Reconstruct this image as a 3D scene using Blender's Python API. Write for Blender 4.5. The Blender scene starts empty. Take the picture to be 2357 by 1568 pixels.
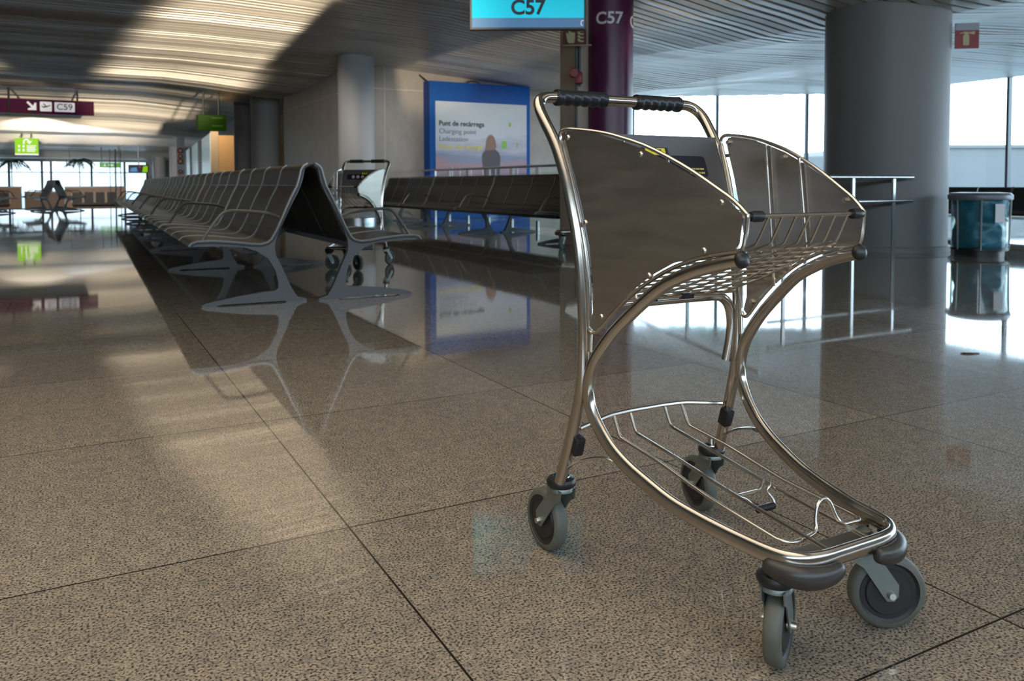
import bpy, bmesh, math, random
from mathutils import Vector, Matrix
random.seed(7)
S = bpy.context.scene
COL = S.collection
PI = math.pi
R = math.radians
# ------------------------------------------------------------------ camera
F_PX, PX, PY = 1868.8, 1178.5, 498.9
PITCH, ROLL, YAW = 0.0402, -0.0014, 0.4952
CAM_H = 0.76
cy, sy = math.cos(YAW), math.sin(YAW)
Fv = Vector((sy, cy, 0)); Rv = Vector((cy, -sy, 0)); Uv = Vector((0, 0, 1))
F2 = Fv * math.cos(PITCH) - Uv * math.sin(PITCH)
U2 = Uv * math.cos(PITCH) + Fv * math.sin(PITCH)
R3 = Rv * math.cos(ROLL) + U2 * math.sin(ROLL)
U3 = U2 * math.cos(ROLL) - Rv * math.sin(ROLL)
cam = bpy.data.cameras.new('camera'); camo = bpy.data.objects.new('camera', cam); COL.objects.link(camo)
m = Matrix((R3, U3, -F2)).transposed().to_4x4(); m.translation = Vector((0, 0, CAM_H))
camo.matrix_world = m
cam.sensor_width = 36; cam.lens = F_PX / 2357 * 36
cam.shift_x = -(PX - 1178.5) / 2357
cam.shift_y = (PY - 784.0) / 2357
cam.clip_start = 0.05; cam.clip_end = 500
cam.dof.use_dof = True; cam.dof.focus_distance = 1.62; cam.dof.aperture_fstop = 8.0
S.camera = camo
# ------------------------------------------------------------------ world, light, exposure
w = bpy.data.worlds.new('sky'); S.world = w; w.use_nodes = True
nt = w.node_tree; nt.nodes.clear()
out = nt.nodes.new('ShaderNodeOutputWorld'); bg = nt.nodes.new('ShaderNodeBackground')
tc = nt.nodes.new('ShaderNodeTexCoord'); sep = nt.nodes.new('ShaderNodeSeparateXYZ'); ramp = nt.nodes.new('ShaderNodeValToRGB')
ramp.color_ramp.elements[0].position = 0.0; ramp.color_ramp.elements[0].color = (0.74, 0.88, 1.0, 1)
ramp.color_ramp.elements[1].position = 0.6; ramp.color_ramp.elements[1].color = (0.48, 0.72, 1.0, 1)
nt.links.new(tc.outputs['Generated'], sep.inputs[0]); nt.links.new(sep.outputs['Z'], ramp.inputs[0])
nt.links.new(ramp.outputs[0], bg.inputs[0]); nt.links.new(bg.outputs[0], out.inputs[0])
# the sky is brightest to the east and dims towards the north end of the hall
smr = nt.nodes.new('ShaderNodeMapRange'); smr.interpolation_type = 'SMOOTHSTEP'
smr.inputs[1].default_value = 0.80; smr.inputs[2].default_value = 0.96; smr.inputs[3].default_value = 8.5; smr.inputs[4].default_value = 1.9
nt.links.new(sep.outputs['Y'], smr.inputs[0]); nt.links.new(smr.outputs[0], bg.inputs[1])
S.view_settings.view_transform = 'Standard'; S.view_settings.look = 'None'
S.view_settings.exposure = 0.08; S.view_settings.gamma = 1.0; S.view_settings.use_curve_mapping = False
S.cycles.max_bounces = 7; S.cycles.diffuse_bounces = 3; S.cycles.glossy_bounces = 5
S.cycles.transmission_bounces = 4; S.cycles.transparent_max_bounces = 10
S.cycles.caustics_reflective = False; S.cycles.caustics_refractive = False
S.cycles.sample_clamp_indirect = 4.0; S.cycles.use_denoising = True

def lamp(kind, name, loc, target, energy, color, size=1.0, size_y=None, spot=None, blend=0.6, spread=None, portal=False):
    d = bpy.data.lights.new(name, kind); d.energy = energy; d.color = color
    o = bpy.data.objects.new(name, d); COL.objects.link(o); o.location = loc
    o.rotation_euler = (Vector(target) - Vector(loc)).to_track_quat('-Z', 'Y').to_euler()
    if kind == 'AREA':
        d.shape = 'RECTANGLE'; d.size = size; d.size_y = size_y or size
        if spread: d.spread = spread
        if portal: d.cycles.is_portal = True
    elif kind == 'SPOT':
        d.shadow_soft_size = size; d.spot_size = spot; d.spot_blend = blend
    return o
# daylight portals at the window openings
lamp('AREA', 'window portal east', (18.8, 7.0, 1.8), (0, 7.0, 1.8), 1, (1, 1, 1), 15, 3.0, portal=True)
lamp('AREA', 'window portal north', (15.0, 16.9, 1.7), (10.2, 7.5, 1.7), 1, (1, 1, 1), 10, 3.0, portal=True)
lamp('AREA', 'window portal far', (-2, 63.5, 1.5), (-2, 0, 1.5), 1, (1, 1, 1), 14, 2.6, portal=True)
# area lights added above and behind the camera, out of frame, to fill the floor
lamp('AREA', 'ceiling fill light', (-1.6, 0.6, 3.30), (-1.6, 0.6, 0), 120, (1.0, 0.88, 0.70), 5.0, 6.0, spread=R(130))
lamp('AREA', 'ceiling fill light', (3.4, -1.2, 3.05), (3.4, -1.2, 0), 14, (1.0, 0.90, 0.78), 3.0, 4.0, spread=R(130))
lamp('SPOT', 'lounge fill spot', (-1.5, 41, 3.1), (-1.0, 57, -0.2), 2600, (1.0, 0.88, 0.74), 0.15, spot=R(70), blend=0.8)  # added spot that brightens the dark planters
lamp('SPOT', 'kiosk downlight', (4.3, 31.0, 3.5), (5.6, 33.0, 1.2), 260, (1.0, 0.74, 0.45), 0.08, spot=R(75), blend=0.8)
lamp('SPOT', 'hall fill spot', (-0.5, 44, 3.2), (6.5, 56, 1.0), 900, (0.9, 0.95, 1.0), 0.12, spot=R(80), blend=0.9)  # added fill for the dark far columns
for (lx, ly, lz, tx, ty, tz, e, sp) in ((6.2, 13.3, 2.95, 6.6, 16.5, 1.0, 130, 85), (8.8, 13.3, 2.8, 9.0, 16.5, 1.0, 130, 85), (2.6, 12.5, 3.0, 5.2, 19.0, 0.9, 420, 44), (3.0, 9.5, 3.2, 5.4, 12.0, 0.3, 130, 80)):
    lamp('SPOT', 'wall fill spot', (lx, ly, lz), (tx, ty, tz), e, (1.0, 0.93, 0.84), 0.10, spot=R(sp), blend=1.0)  # added spots lifting the poster wall and the seats before it
# low spots added for reflected sun, skimming the slats of the ceiling in bands along the hall
for (lx, tx, ty, tz, e, sp) in ((2.35, 2.35, 21.0, 3.75, 78000, 8.6), (-3.9, -3.2, 22.0, 3.8, 36000, 9.0), (6.3, 6.9, 17.0, 3.3, 9000, 6.0)):
    lamp('SPOT', 'sun glint stand-in', (lx, -4.8, 1.1), (tx, ty, tz), e, (1.0, 0.80, 0.56), 0.25, spot=R(sp), blend=0.5)

# ------------------------------------------------------------------ materials
def mat(name, base, rough=0.5, metal=0.0, emis=None, estr=0.0, spec=None, noise=None, bump=None, aniso=None):
    m = bpy.data.materials.new(name); m.use_nodes = True
    b = m.node_tree.nodes['Principled BSDF']
    b.inputs['Base Color'].default_value = (*base, 1); b.inputs['Roughness'].default_value = rough; b.inputs['Metallic'].default_value = metal
    if spec is not None: b.inputs['Specular IOR Level'].default_value = spec
    if emis: b.inputs['Emission Color'].default_value = (*emis, 1); b.inputs['Emission Strength'].default_value = estr
    N = m.node_tree.nodes; L = m.node_tree.links
    if noise:   # (scale, amount, stretch)
        sc, amt, st = noise
        t = N.new('ShaderNodeTexCoord'); mp = N.new('ShaderNodeMapping'); n = N.new('ShaderNodeTexNoise')
        mp.inputs['Scale'].default_value = st; n.inputs['Scale'].default_value = sc; n.inputs['Detail'].default_value = 5
        L.new(t.outputs['Object'], mp.inputs[0]); L.new(mp.outputs[0], n.inputs['Vector'])
        mx = N.new('ShaderNodeMix'); mx.data_type = 'RGBA'
        mx.inputs[6].default_value = (*[c * (1 - amt) for c in base], 1); mx.inputs[7].default_value = (*[min(1, c * (1 + amt)) for c in base], 1)
        L.new(n.outputs[0], mx.inputs[0]); L.new(mx.outputs[2], b.inputs['Base Color'])
        mr = N.new('ShaderNodeMapRange'); mr.inputs[3].default_value = max(0.02, rough * 0.75); mr.inputs[4].default_value = min(1, rough * 1.3)
        L.new(n.outputs[0], mr.inputs[0]); L.new(mr.outputs[0], b.inputs['Roughness'])
        if bump:
            bp = N.new('ShaderNodeBump'); bp.inputs['Strength'].default_value = bump; bp.inputs['Distance'].default_value = 0.01
            L.new(n.outputs[0], bp.inputs['Height']); L.new(bp.outputs[0], b.inputs['Normal'])
    return m
M = {}
M['steel'] = mat('polished_steel_tube', (0.50, 0.46, 0.41), 0.17, 1.0, noise=(30, 0.12, (1, 1, 1)))
M['wire'] = mat('bright_steel_wire', (0.60, 0.56, 0.51), 0.22, 1.0)
M['sheet'] = mat('brushed_steel_sheet', (0.47, 0.425, 0.375), 0.34, 1.0, noise=(9, 0.16, (1, 1, 6)))
M['board'] = mat('dull_grey_sheet', (0.16, 0.16, 0.165), 0.42, 0.9)
M['zinc'] = mat('zinc_plated_steel', (0.23, 0.255, 0.235), 0.45, 0.75, noise=(25, 0.15, (1, 1, 1)))
M['rivet'] = mat('rivet_steel', (0.62, 0.58, 0.52), 0.3, 1.0)
M['rubber'] = mat('black_rubber', (0.012, 0.012, 0.014), 0.42)
M['grip'] = mat('black_grip_rubber', (0.010, 0.012, 0.015), 0.36)
M['tread'] = mat('grey_tread_rubber', (0.105, 0.108, 0.088), 0.55, noise=(40, 0.3, (1, 1, 1)))
M['hub'] = mat('dark_wheel_hub', (0.020, 0.018, 0.018), 0.5)
M['bumper'] = mat('worn_dark_bumper', (0.035, 0.031, 0.028), 0.36, noise=(22, 0.4, (1, 1, 1)))
M['leather'] = mat('dark_seat_skin', (0.026, 0.022, 0.020), 0.42, spec=0.35, noise=(60, 0.12, (1, 1, 1)), bump=0.05)
M['cast'] = mat('grey_cast_aluminium', (0.105, 0.103, 0.103), 0.34, 0.45)
M['arm'] = mat('satin_armrest_aluminium', (0.20, 0.19, 0.175), 0.32, 0.6)
M['rim'] = mat('satin_aluminium_rim', (0.24, 0.23, 0.21), 0.30, 0.8)
M['slat'] = mat('painted_ceiling_slat', (0.66, 0.65, 0.62), 0.36, 0.12)
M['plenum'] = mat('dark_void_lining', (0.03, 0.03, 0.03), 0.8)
M['paint'] = mat('pale_grey_painted_concrete', (0.40, 0.40, 0.40), 0.55, noise=(3, 0.08, (1, 1, 0.3)))
M['purple'] = mat('purple_vinyl', (0.085, 0.010, 0.055), 0.30, noise=(4, 0.15, (1, 1, 0.3)), bump=0.25)
M['purpsign'] = mat('purple_sign_face', (0.030, 0.003, 0.018), 0.6, spec=0.1, emis=(0.07, 0.003, 0.035), estr=0.3)
M['white'] = mat('white_print', (0.75, 0.75, 0.76), 0.5)
M['whitelit'] = mat('white_backlit_print', (0.45, 0.45, 0.46), 0.5, emis=(0.8, 0.8, 0.85), estr=0.5)
M['ink'] = mat('dark_ink', (0.02, 0.03, 0.035), 0.5)
M['inkgrey'] = mat('grey_ink', (0.13, 0.17, 0.19), 0.5)
M['yellowink'] = mat('yellow_print', (0.55, 0.50, 0.12), 0.5)
M['red'] = mat('red_enamel', (0.26, 0.012, 0.02), 0.4)
M['darkred'] = mat('dark_red_print', (0.10, 0.012, 0.006), 0.5)
M['cream'] = mat('cream_phosphor_print', (0.50, 0.46, 0.26), 0.5)
M['greenlit'] = mat('lit_green_sign', (0.08, 0.24, 0.004), 0.5, spec=0.15, emis=(0.30, 0.62, 0.0), estr=0.6)
M['greendk'] = mat('dark_green_sign', (0.010, 0.035, 0.002), 0.6, spec=0.1, emis=(0.04, 0.12, 0.0), estr=0.15)
M['greenmid'] = mat('dim_green_print', (0.03, 0.08, 0.02), 0.6, spec=0.1, emis=(0.08, 0.2, 0.02), estr=0.3)
M['greenexit'] = mat('green_exit_sign', (0.05, 0.25, 0.03), 0.4, emis=(0.05, 0.3, 0.03), estr=0.5)
M['blue'] = mat('blue_lacquer_frame', (0.0, 0.065, 0.27), 0.45, spec=0.2, emis=(0.0, 0.06, 0.4), estr=0.08)
M['cyan'] = mat('lit_cyan_screen', (0.0, 0.05, 0.07), 0.2, emis=(0.0, 0.52, 0.72), estr=1.0)
M['slate'] = mat('lit_blue_grey_bar', (0.02, 0.04, 0.07), 0.2, emis=(0.045, 0.13, 0.26), estr=1.0)
M['black'] = mat('black_plastic', (0.008, 0.008, 0.01), 0.35)
M['railsteel'] = mat('brushed_rail_steel', (0.45, 0.46, 0.46), 0.28, 1.0)
M['chanmetal'] = mat('dark_bronze_channel', (0.10, 0.09, 0.08), 0.35, 0.8)
M['mullion'] = mat('dark_window_frame', (0.03, 0.045, 0.055), 0.4)
M['paintdk'] = mat('dark_grey_painted_concrete', (0.19, 0.187, 0.187), 0.5, noise=(2, 0.15, (1, 1, 0.3)))
M['wood'] = mat('pale_wood_laminate', (0.33, 0.215, 0.15), 0.5, noise=(6, 0.12, (1, 1, 12)))
M['woodlt'] = mat('light_wood_edge', (0.55, 0.44, 0.33), 0.5)
M['tan'] = mat('tan_panel', (0.50, 0.33, 0.17), 0.5)
M['beige'] = mat('beige_panel', (0.40, 0.33, 0.26), 0.5)
M['frost'] = mat('frosted_backlit_glass', (0.45, 0.58, 0.60), 0.25, emis=(0.45, 0.62, 0.68), estr=0.25)
M['leaf'] = mat('palm_leaf', (0.03, 0.075, 0.03), 0.45)
M['stone'] = mat('pale_stone_trim', (0.38, 0.36, 0.35), 0.35)
M['apron'] = mat('concrete_apron', (0.16, 0.16, 0.155), 0.8)
M['bldg'] = mat('pale_rendered_facade', (0.125, 0.122, 0.115), 0.8)
M['yellow'] = mat('yellow_sticker', (0.75, 0.60, 0.02), 0.4)
M['navy'] = mat('dark_navy_plate', (0.006, 0.008, 0.018), 0.3)
M['bag'] = mat('blue_bin_liner', (0.01, 0.17, 0.27), 0.3, noise=(7, 0.6, (1, 1, 0.5)), bump=0.6)
M['bagdk'] = mat('rubbish_seen_through_liner', (0.05, 0.08, 0.10), 0.5, noise=(9, 0.7, (1, 1, 1)))
M['lid'] = mat('grey_bin_lid', (0.22, 0.25, 0.28), 0.35, 0.4)
M['leafbrown'] = mat('dry_leaf', (0.06, 0.035, 0.015), 0.7)
M['coat'] = mat('printed_dark_coat', (0.06, 0.055, 0.07), 0.5)
M['hair'] = mat('printed_brown_hair', (0.20, 0.12, 0.09), 0.5)
M['greenpt'] = mat('printed_green', (0.18, 0.45, 0.06), 0.5)

def glass_mat(name, tint, refl=0.08):
    m = bpy.data.materials.new(name); m.use_nodes = True
    N = m.node_tree.nodes; L = m.node_tree.links; N.clear()
    o = N.new('ShaderNodeOutputMaterial'); tr = N.new('ShaderNodeBsdfTransparent'); gl = N.new('ShaderNodeBsdfGlossy')
    tr.inputs[0].default_value = (*tint, 1); gl.inputs['Roughness'].default_value = 0.02
    lw = N.new('ShaderNodeLayerWeight'); lw.inputs[0].default_value = 0.5   # Schlick reflectance, the same from both faces
    pw = N.new('ShaderNodeMath'); pw.operation = 'POWER'; pw.inputs[1].default_value = 5.0; L.new(lw.outputs['Facing'], pw.inputs[0])
    ma = N.new('ShaderNodeMath'); ma.operation = 'MULTIPLY_ADD'; ma.inputs[1].default_value = 0.9; ma.inputs[2].default_value = 0.035; L.new(pw.outputs[0], ma.inputs[0])
    mx = N.new('ShaderNodeMixShader'); L.new(ma.outputs[0], mx.inputs[0]); L.new(tr.outputs[0], mx.inputs[1]); L.new(gl.outputs[0], mx.inputs[2]); L.new(mx.outputs[0], o.inputs[0])
    return m
M['glass'] = glass_mat('clear_window_glass', (0.93, 0.97, 0.98))
M['railglass'] = glass_mat('balustrade_glass', (0.90, 0.96, 0.95))

def floor_mat():
    m = bpy.data.materials.new('polished_granite_tiles'); m.use_nodes = True
    N = m.node_tree.nodes; L = m.node_tree.links; b = N['Principled BSDF']
    g = N.new('ShaderNodeNewGeometry'); sp = N.new('ShaderNodeSeparateXYZ'); L.new(g.outputs['Position'], sp.inputs[0])
    def line(sock, off, per, wid):
        a = N.new('ShaderNodeMath'); a.operation = 'SUBTRACT'; a.inputs[1].default_value = off; L.new(sock, a.inputs[0])
        d = N.new('ShaderNodeMath'); d.operation = 'DIVIDE'; d.inputs[1].default_value = per; L.new(a.outputs[0], d.inputs[0])
        r = N.new('ShaderNodeMath'); r.operation = 'ROUND'; L.new(d.outputs[0], r.inputs[0])
        s = N.new('ShaderNodeMath'); s.operation = 'SUBTRACT'; L.new(d.outputs[0], s.inputs[0]); L.new(r.outputs[0], s.inputs[1])
        q = N.new('ShaderNodeMath'); q.operation = 'ABSOLUTE'; L.new(s.outputs[0], q.inputs[0])
        c = N.new('ShaderNodeMath'); c.operation = 'LESS_THAN'; c.inputs[1].default_value = wid / per / 2; L.new(q.outputs[0], c.inputs[0])
        f = N.new('ShaderNodeMath'); f.operation = 'FLOOR'; L.new(d.outputs[0], f.inputs[0])
        return c.outputs[0], f.outputs[0]
    lx, fx = line(sp.outputs['X'], -0.3668, 0.8894, 0.0042); ly, fy = line(sp.outputs['Y'], 2.6433, 0.9135, 0.0042)
    mx = N.new('ShaderNodeMath'); mx.operation = 'MAXIMUM'; L.new(lx, mx.inputs[0]); L.new(ly, mx.inputs[1])
    n1 = N.new('ShaderNodeTexNoise'); n1.inputs['Scale'].default_value = 215; n1.inputs['Detail'].default_value = 3.5; L.new(g.outputs['Position'], n1.inputs['Vector'])
    cr = N.new('ShaderNodeValToRGB'); e = cr.color_ramp.elements
    e[0].position = 0.37; e[0].color = (0.050, 0.042, 0.034, 1); e[1].position = 0.48; e[1].color = (0.29, 0.25, 0.20, 1)
    e2 = cr.color_ramp.elements.new(0.60); e2.color = (0.42, 0.37, 0.295, 1)
    L.new(n1.outputs[0], cr.inputs[0])
    v = N.new('ShaderNodeTexVoronoi'); v.inputs['Scale'].default_value = 55; L.new(g.outputs['Position'], v.inputs['Vector'])
    cr2 = N.new('ShaderNodeValToRGB'); cr2.color_ramp.elements[0].color = (0.72, 0.72, 0.75, 1); cr2.color_ramp.elements[1].color = (1.12, 1.05, 0.98, 1)
    L.new(v.outputs['Color'], cr2.inputs[0])
    mul = N.new('ShaderNodeMix'); mul.data_type = 'RGBA'; mul.blend_type = 'MULTIPLY'; mul.inputs[0].default_value = 1.0
    L.new(cr.outputs[0], mul.inputs[6]); L.new(cr2.outputs[0], mul.inputs[7])
    # tone changes from tile to tile
    cb = N.new('ShaderNodeCombineXYZ'); L.new(fx, cb.inputs[0]); L.new(fy, cb.inputs[1])
    wn = N.new('ShaderNodeTexWhiteNoise'); wn.noise_dimensions = '2D'; L.new(cb.outputs[0], wn.inputs['Vector'])
    mr = N.new('ShaderNodeMapRange'); mr.inputs[3].default_value = 0.88; mr.inputs[4].default_value = 1.10; L.new(wn.outputs['Value'], mr.inputs[0])
    vm = N.new('ShaderNodeVectorMath'); vm.operation = 'SCALE'; L.new(mul.outputs[2], vm.inputs[0]); L.new(mr.outputs[0], vm.inputs['Scale'])
    fin = N.new('ShaderNodeMix'); fin.data_type = 'RGBA'; L.new(mx.outputs[0], fin.inputs[0]); L.new(vm.outputs[0], fin.inputs[6]); fin.inputs[7].default_value = (0.018, 0.014, 0.010, 1)
    L.new(fin.outputs[2], b.inputs['Base Color'])
    n3 = N.new('ShaderNodeTexNoise'); n3.inputs['Scale'].default_value = 1.3; n3.inputs['Detail'].default_value = 4; L.new(g.outputs['Position'], n3.inputs['Vector'])
    r3 = N.new('ShaderNodeMapRange'); r3.inputs[1].default_value = 0.35; r3.inputs[2].default_value = 0.7; r3.inputs[3].default_value = 0.025; r3.inputs[4].default_value = 0.06; L.new(n3.outputs[0], r3.inputs[0])
    L.new(r3.outputs[0], b.inputs['Roughness']); b.inputs['IOR'].default_value = 1.55
    return m
M['floor'] = floor_mat()

def concrete_mat(name, base, pw, ph):
    m = bpy.data.materials.new(name); m.use_nodes = True
    N = m.node_tree.nodes; L = m.node_tree.links; b = N['Principled BSDF']; b.inputs['Roughness'].default_value = 0.42
    g = N.new('ShaderNodeNewGeometry'); n = N.new('ShaderNodeTexNoise'); n.inputs['Scale'].default_value = 2.2; n.inputs['Detail'].default_value = 8; n.inputs['Roughness'].default_value = 0.7
    mp = N.new('ShaderNodeMapping'); mp.inputs['Scale'].default_value = (1, 1, 0.55); L.new(g.outputs['Position'], mp.inputs[0]); L.new(mp.outputs[0], n.inputs['Vector'])
    cr = N.new('ShaderNodeValToRGB'); cr.color_ramp.elements[0].position = 0.3; cr.color_ramp.elements[0].color = (*[c * 0.8 for c in base], 1)
    cr.color_ramp.elements[1].position = 0.7; cr.color_ramp.elements[1].color = (*[c * 1.12 for c in base], 1); L.new(n.outputs[0], cr.inputs[0])
    sp = N.new('ShaderNodeSeparateXYZ'); L.new(g.outputs['Position'], sp.inputs[0])
    ad = N.new('ShaderNodeMath'); ad.operation = 'ADD'; L.new(sp.outputs['X'], ad.inputs[0]); L.new(sp.outputs['Y'], ad.inputs[1])
    def ln(sock, off, per):
        a = N.new('ShaderNodeMath'); a.operation = 'SUBTRACT'; a.inputs[1].default_value = off; L.new(sock, a.inputs[0])
        d = N.new('ShaderNodeMath'); d.operation = 'DIVIDE'; d.inputs[1].default_value = per; L.new(a.outputs[0], d.inputs[0])
        r = N.new('ShaderNodeMath'); r.operation = 'ROUND'; L.new(d.outputs[0], r.inputs[0])
        s = N.new('ShaderNodeMath'); s.operation = 'SUBTRACT'; L.new(d.outputs[0], s.inputs[0]); L.new(r.outputs[0], s.inputs[1])
        q = N.new('ShaderNodeMath'); q.operation = 'ABSOLUTE'; L.new(s.outputs[0], q.inputs[0])
        c = N.new('ShaderNodeMath'); c.operation = 'LESS_THAN'; c.inputs[1].default_value = 0.012 / per; L.new(q.outputs[0], c.inputs[0]); return c.outputs[0]
    l1 = ln(ad.outputs[0], 22.35, pw); l2 = ln(sp.outputs['Z'], 2.78, ph)
    mx = N.new('ShaderNodeMath'); mx.operation = 'MAXIMUM'; L.new(l1, mx.inputs[0]); L.new(l2, mx.inputs[1])
    f = N.new('ShaderNodeMix'); f.data_type = 'RGBA'; L.new(mx.outputs[0], f.inputs[0]); L.new(cr.outputs[0], f.inputs[6]); f.inputs[7].default_value = (*[min(1, c * 1.3) for c in base], 1)
    L.new(f.outputs[2], b.inputs['Base Color'])
    return m
M['concrete'] = concrete_mat('cast_concrete_panels', (0.36, 0.33, 0.29), 2.6, 2.4)

def poster_mat():
    m = bpy.data.materials.new('poster_landscape_print'); m.use_nodes = True
    N = m.node_tree.nodes; L = m.node_tree.links; b = N['Principled BSDF']; b.inputs['Roughness'].default_value = 0.35
    t = N.new('ShaderNodeTexCoord'); sp = N.new('ShaderNodeSeparateXYZ'); L.new(t.outputs['Object'], sp.inputs[0])
    n = N.new('ShaderNodeTexNoise'); n.inputs['Scale'].default_value = 1.6; n.inputs['Detail'].default_value = 5
    mp = N.new('ShaderNodeMapping'); mp.inputs['Scale'].default_value = (0.6, 1, 2.4); L.new(t.outputs['Object'], mp.inputs[0]); L.new(mp.outputs[0], n.inputs['Vector'])
    mu = N.new('ShaderNodeMath'); mu.operation = 'MULTIPLY_ADD'; mu.inputs[1].default_value = 0.8; L.new(n.outputs[0], mu.inputs[0]); L.new(sp.outputs['Z'], mu.inputs[2])
    mr = N.new('ShaderNodeMapRange'); mr.inputs[1].default_value = 0.85; mr.inputs[2].default_value = 3.05; L.new(mu.outputs[0], mr.inputs[0])
    cr = N.new('ShaderNodeValToRGB'); E_ = cr.color_ramp.elements
    E_[0].position = 0.0; E_[0].color = (0.10, 0.085, 0.13, 1); E_[1].position = 1.0; E_[1].color = (0.38, 0.41, 0.45, 1)
    for p_, c_ in ((0.22, (0.17, 0.13, 0.19)), (0.34, (0.25, 0.16, 0.19)), (0.42, (0.13, 0.17, 0.27)), (0.52, (0.24, 0.26, 0.34)), (0.60, (0.34, 0.38, 0.45)), (0.8, (0.33, 0.38, 0.42))):
        q = E_.new(p_); q.color = (*c_, 1)
    L.new(mr.outputs[0], cr.inputs[0]); L.new(cr.outputs[0], b.inputs['Base Color']); L.new(cr.outputs[0], b.inputs['Emission Color']); b.inputs['Emission Strength'].default_value = 0.18
    return m
M['poster'] = poster_mat()

# ------------------------------------------------------------------ mesh helpers
def finish(name, bm, material, parent=None, smooth=True, angle=38, label=None):
    bmesh.ops.recalc_face_normals(bm, faces=bm.faces)
    if smooth:
        for f in bm.faces: f.smooth = True
        a = R(angle)
        for e in bm.edges:
            if len(e.link_faces) == 2:
                try:
                    if e.calc_face_angle() > a: e.smooth = False
                except ValueError: pass
    me = bpy.data.meshes.new(name); bm.to_mesh(me); bm.free(); me.materials.append(M[material] if isinstance(material, str) else material)
    o = bpy.data.objects.new(name, me); COL.objects.link(o)
    if parent: o.parent = parent
    if label: o['label'] = label
    return o
def tag(o, label=None, cat=None, group=None, kind=None):
    if label: o['label'] = label
    if cat: o['category'] = cat
    if group: o['group'] = group
    if kind: o['kind'] = kind
    return o
def thing(name, loc, rz=0, label=None, cat=None, group=None):
    o = bpy.data.objects.new(name, None); COL.objects.link(o); o.location = loc; o.rotation_euler = (0, 0, rz); o.empty_display_size = 0.1
    return tag(o, label, cat, group)
def copy_tree(o, parent=None):
    c = o.copy(); COL.objects.link(c); c.parent = parent
    for ch in list(o.children): copy_tree(ch, c)
    return c
def box(bm, lo, hi, bev=0.0, mtx=None):
    vs = [bm.verts.new((x, y, z)) for x in (lo[0], hi[0]) for y in (lo[1], hi[1]) for z in (lo[2], hi[2])]
    idx = [(0, 1, 3, 2), (4, 6, 7, 5), (0, 4, 5, 1), (2, 3, 7, 6), (0, 2, 6, 4), (1, 5, 7, 3)]
    fs = [bm.faces.new([vs[i] for i in f]) for f in idx]
    if bev > 0:
        es = {e for f in fs for e in f.edges}
        r = bmesh.ops.bevel(bm, geom=list(es), offset=bev, segments=2, affect='EDGES', profile=0.5)
        vs = list({v for f in r['faces'] for v in f.verts} | {v for v in vs if v.is_valid})
    if mtx: bmesh.ops.transform(bm, matrix=mtx, verts=vs)
    return vs
def smooth_path(pts, sub=4, closed=False):
    P = [Vector(p) for p in pts]; n = len(P); o = []
    rng = range(n) if closed else range(n - 1)
    for i in rng:
        if closed: a, b, c, d = P[(i - 1) % n], P[i], P[(i + 1) % n], P[(i + 2) % n]
        else: a, b, c, d = P[max(i - 1, 0)], P[i], P[i + 1], P[min(i + 2, n - 1)]
        for k in range(sub):
            t = k / sub
            o.append(0.5 * ((2 * b) + (-a + c) * t + (2 * a - 5 * b + 4 * c - d) * t * t + (-a + 3 * b - 3 * c + d) * t ** 3))
    if not closed: o.append(P[-1])
    return o
def round_corners(pts, r, seg=4, closed=False):
    P = [Vector(p) for p in pts]; n = len(P); o = []
    for i in range(n):
        if not closed and i in (0, n - 1): o.append(P[i]); continue
        a, b, c = P[(i - 1) % n], P[i], P[(i + 1) % n]
        u = a - b; v = c - b; rr = min(r, u.length * 0.48, v.length * 0.48)
        s = b + u.normalized() * rr; e = b + v.normalized() * rr
        for k in range(seg + 1):
            t = k / seg; o.append(s * (1 - t) ** 2 + b * 2 * t * (1 - t) + e * t * t)
    return o
def tube(bm, pts, r, n=10, caps=True, closed=False, ell=None):
    """sweep; r float or list; ell=(a,b) scales of the frame axes (normal nearest +Z scaled by b)"""
    P = [Vector(p) for p in pts]; N_ = len(P); rings = []
    T = []
    for i in range(N_):
        if closed: t = P[(i + 1) % N_] - P[(i - 1) % N_]
        else: t = P[min(i + 1, N_ - 1)] - P[max(i - 1, 0)]
        T.append(t.normalized())
    up = Vector((0, 0, 1)) if abs(T[0].z) < 0.9 else Vector((1, 0, 0))
    nrm = (up - T[0] * up.dot(T[0])).normalized()
    for i in range(N_):
        if i: nrm = (nrm - T[i] * nrm.dot(T[i])).normalized()
        bi = T[i].cross(nrm); rr = r[i] if isinstance(r, (list, tuple)) else r; el = ell[i] if isinstance(ell, list) else ell
        ring = []
        for k in range(n):
            a = 2 * PI * k / n; ca, sa = math.cos(a), math.sin(a)
            if el: ca *= el[1]; sa *= el[0]
            ring.append(bm.verts.new(P[i] + (nrm * ca + bi * sa) * rr))
        rings.append(ring)
    m_ = N_ if closed else N_ - 1
    for i in range(m_):
        A, B = rings[i], rings[(i + 1) % N_]
        for k in range(n): bm.faces.new((A[k], A[(k + 1) % n], B[(k + 1) % n], B[k]))
    if caps and not closed:
        bm.faces.new(rings[0][::-1]); bm.faces.new(rings[-1])
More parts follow.
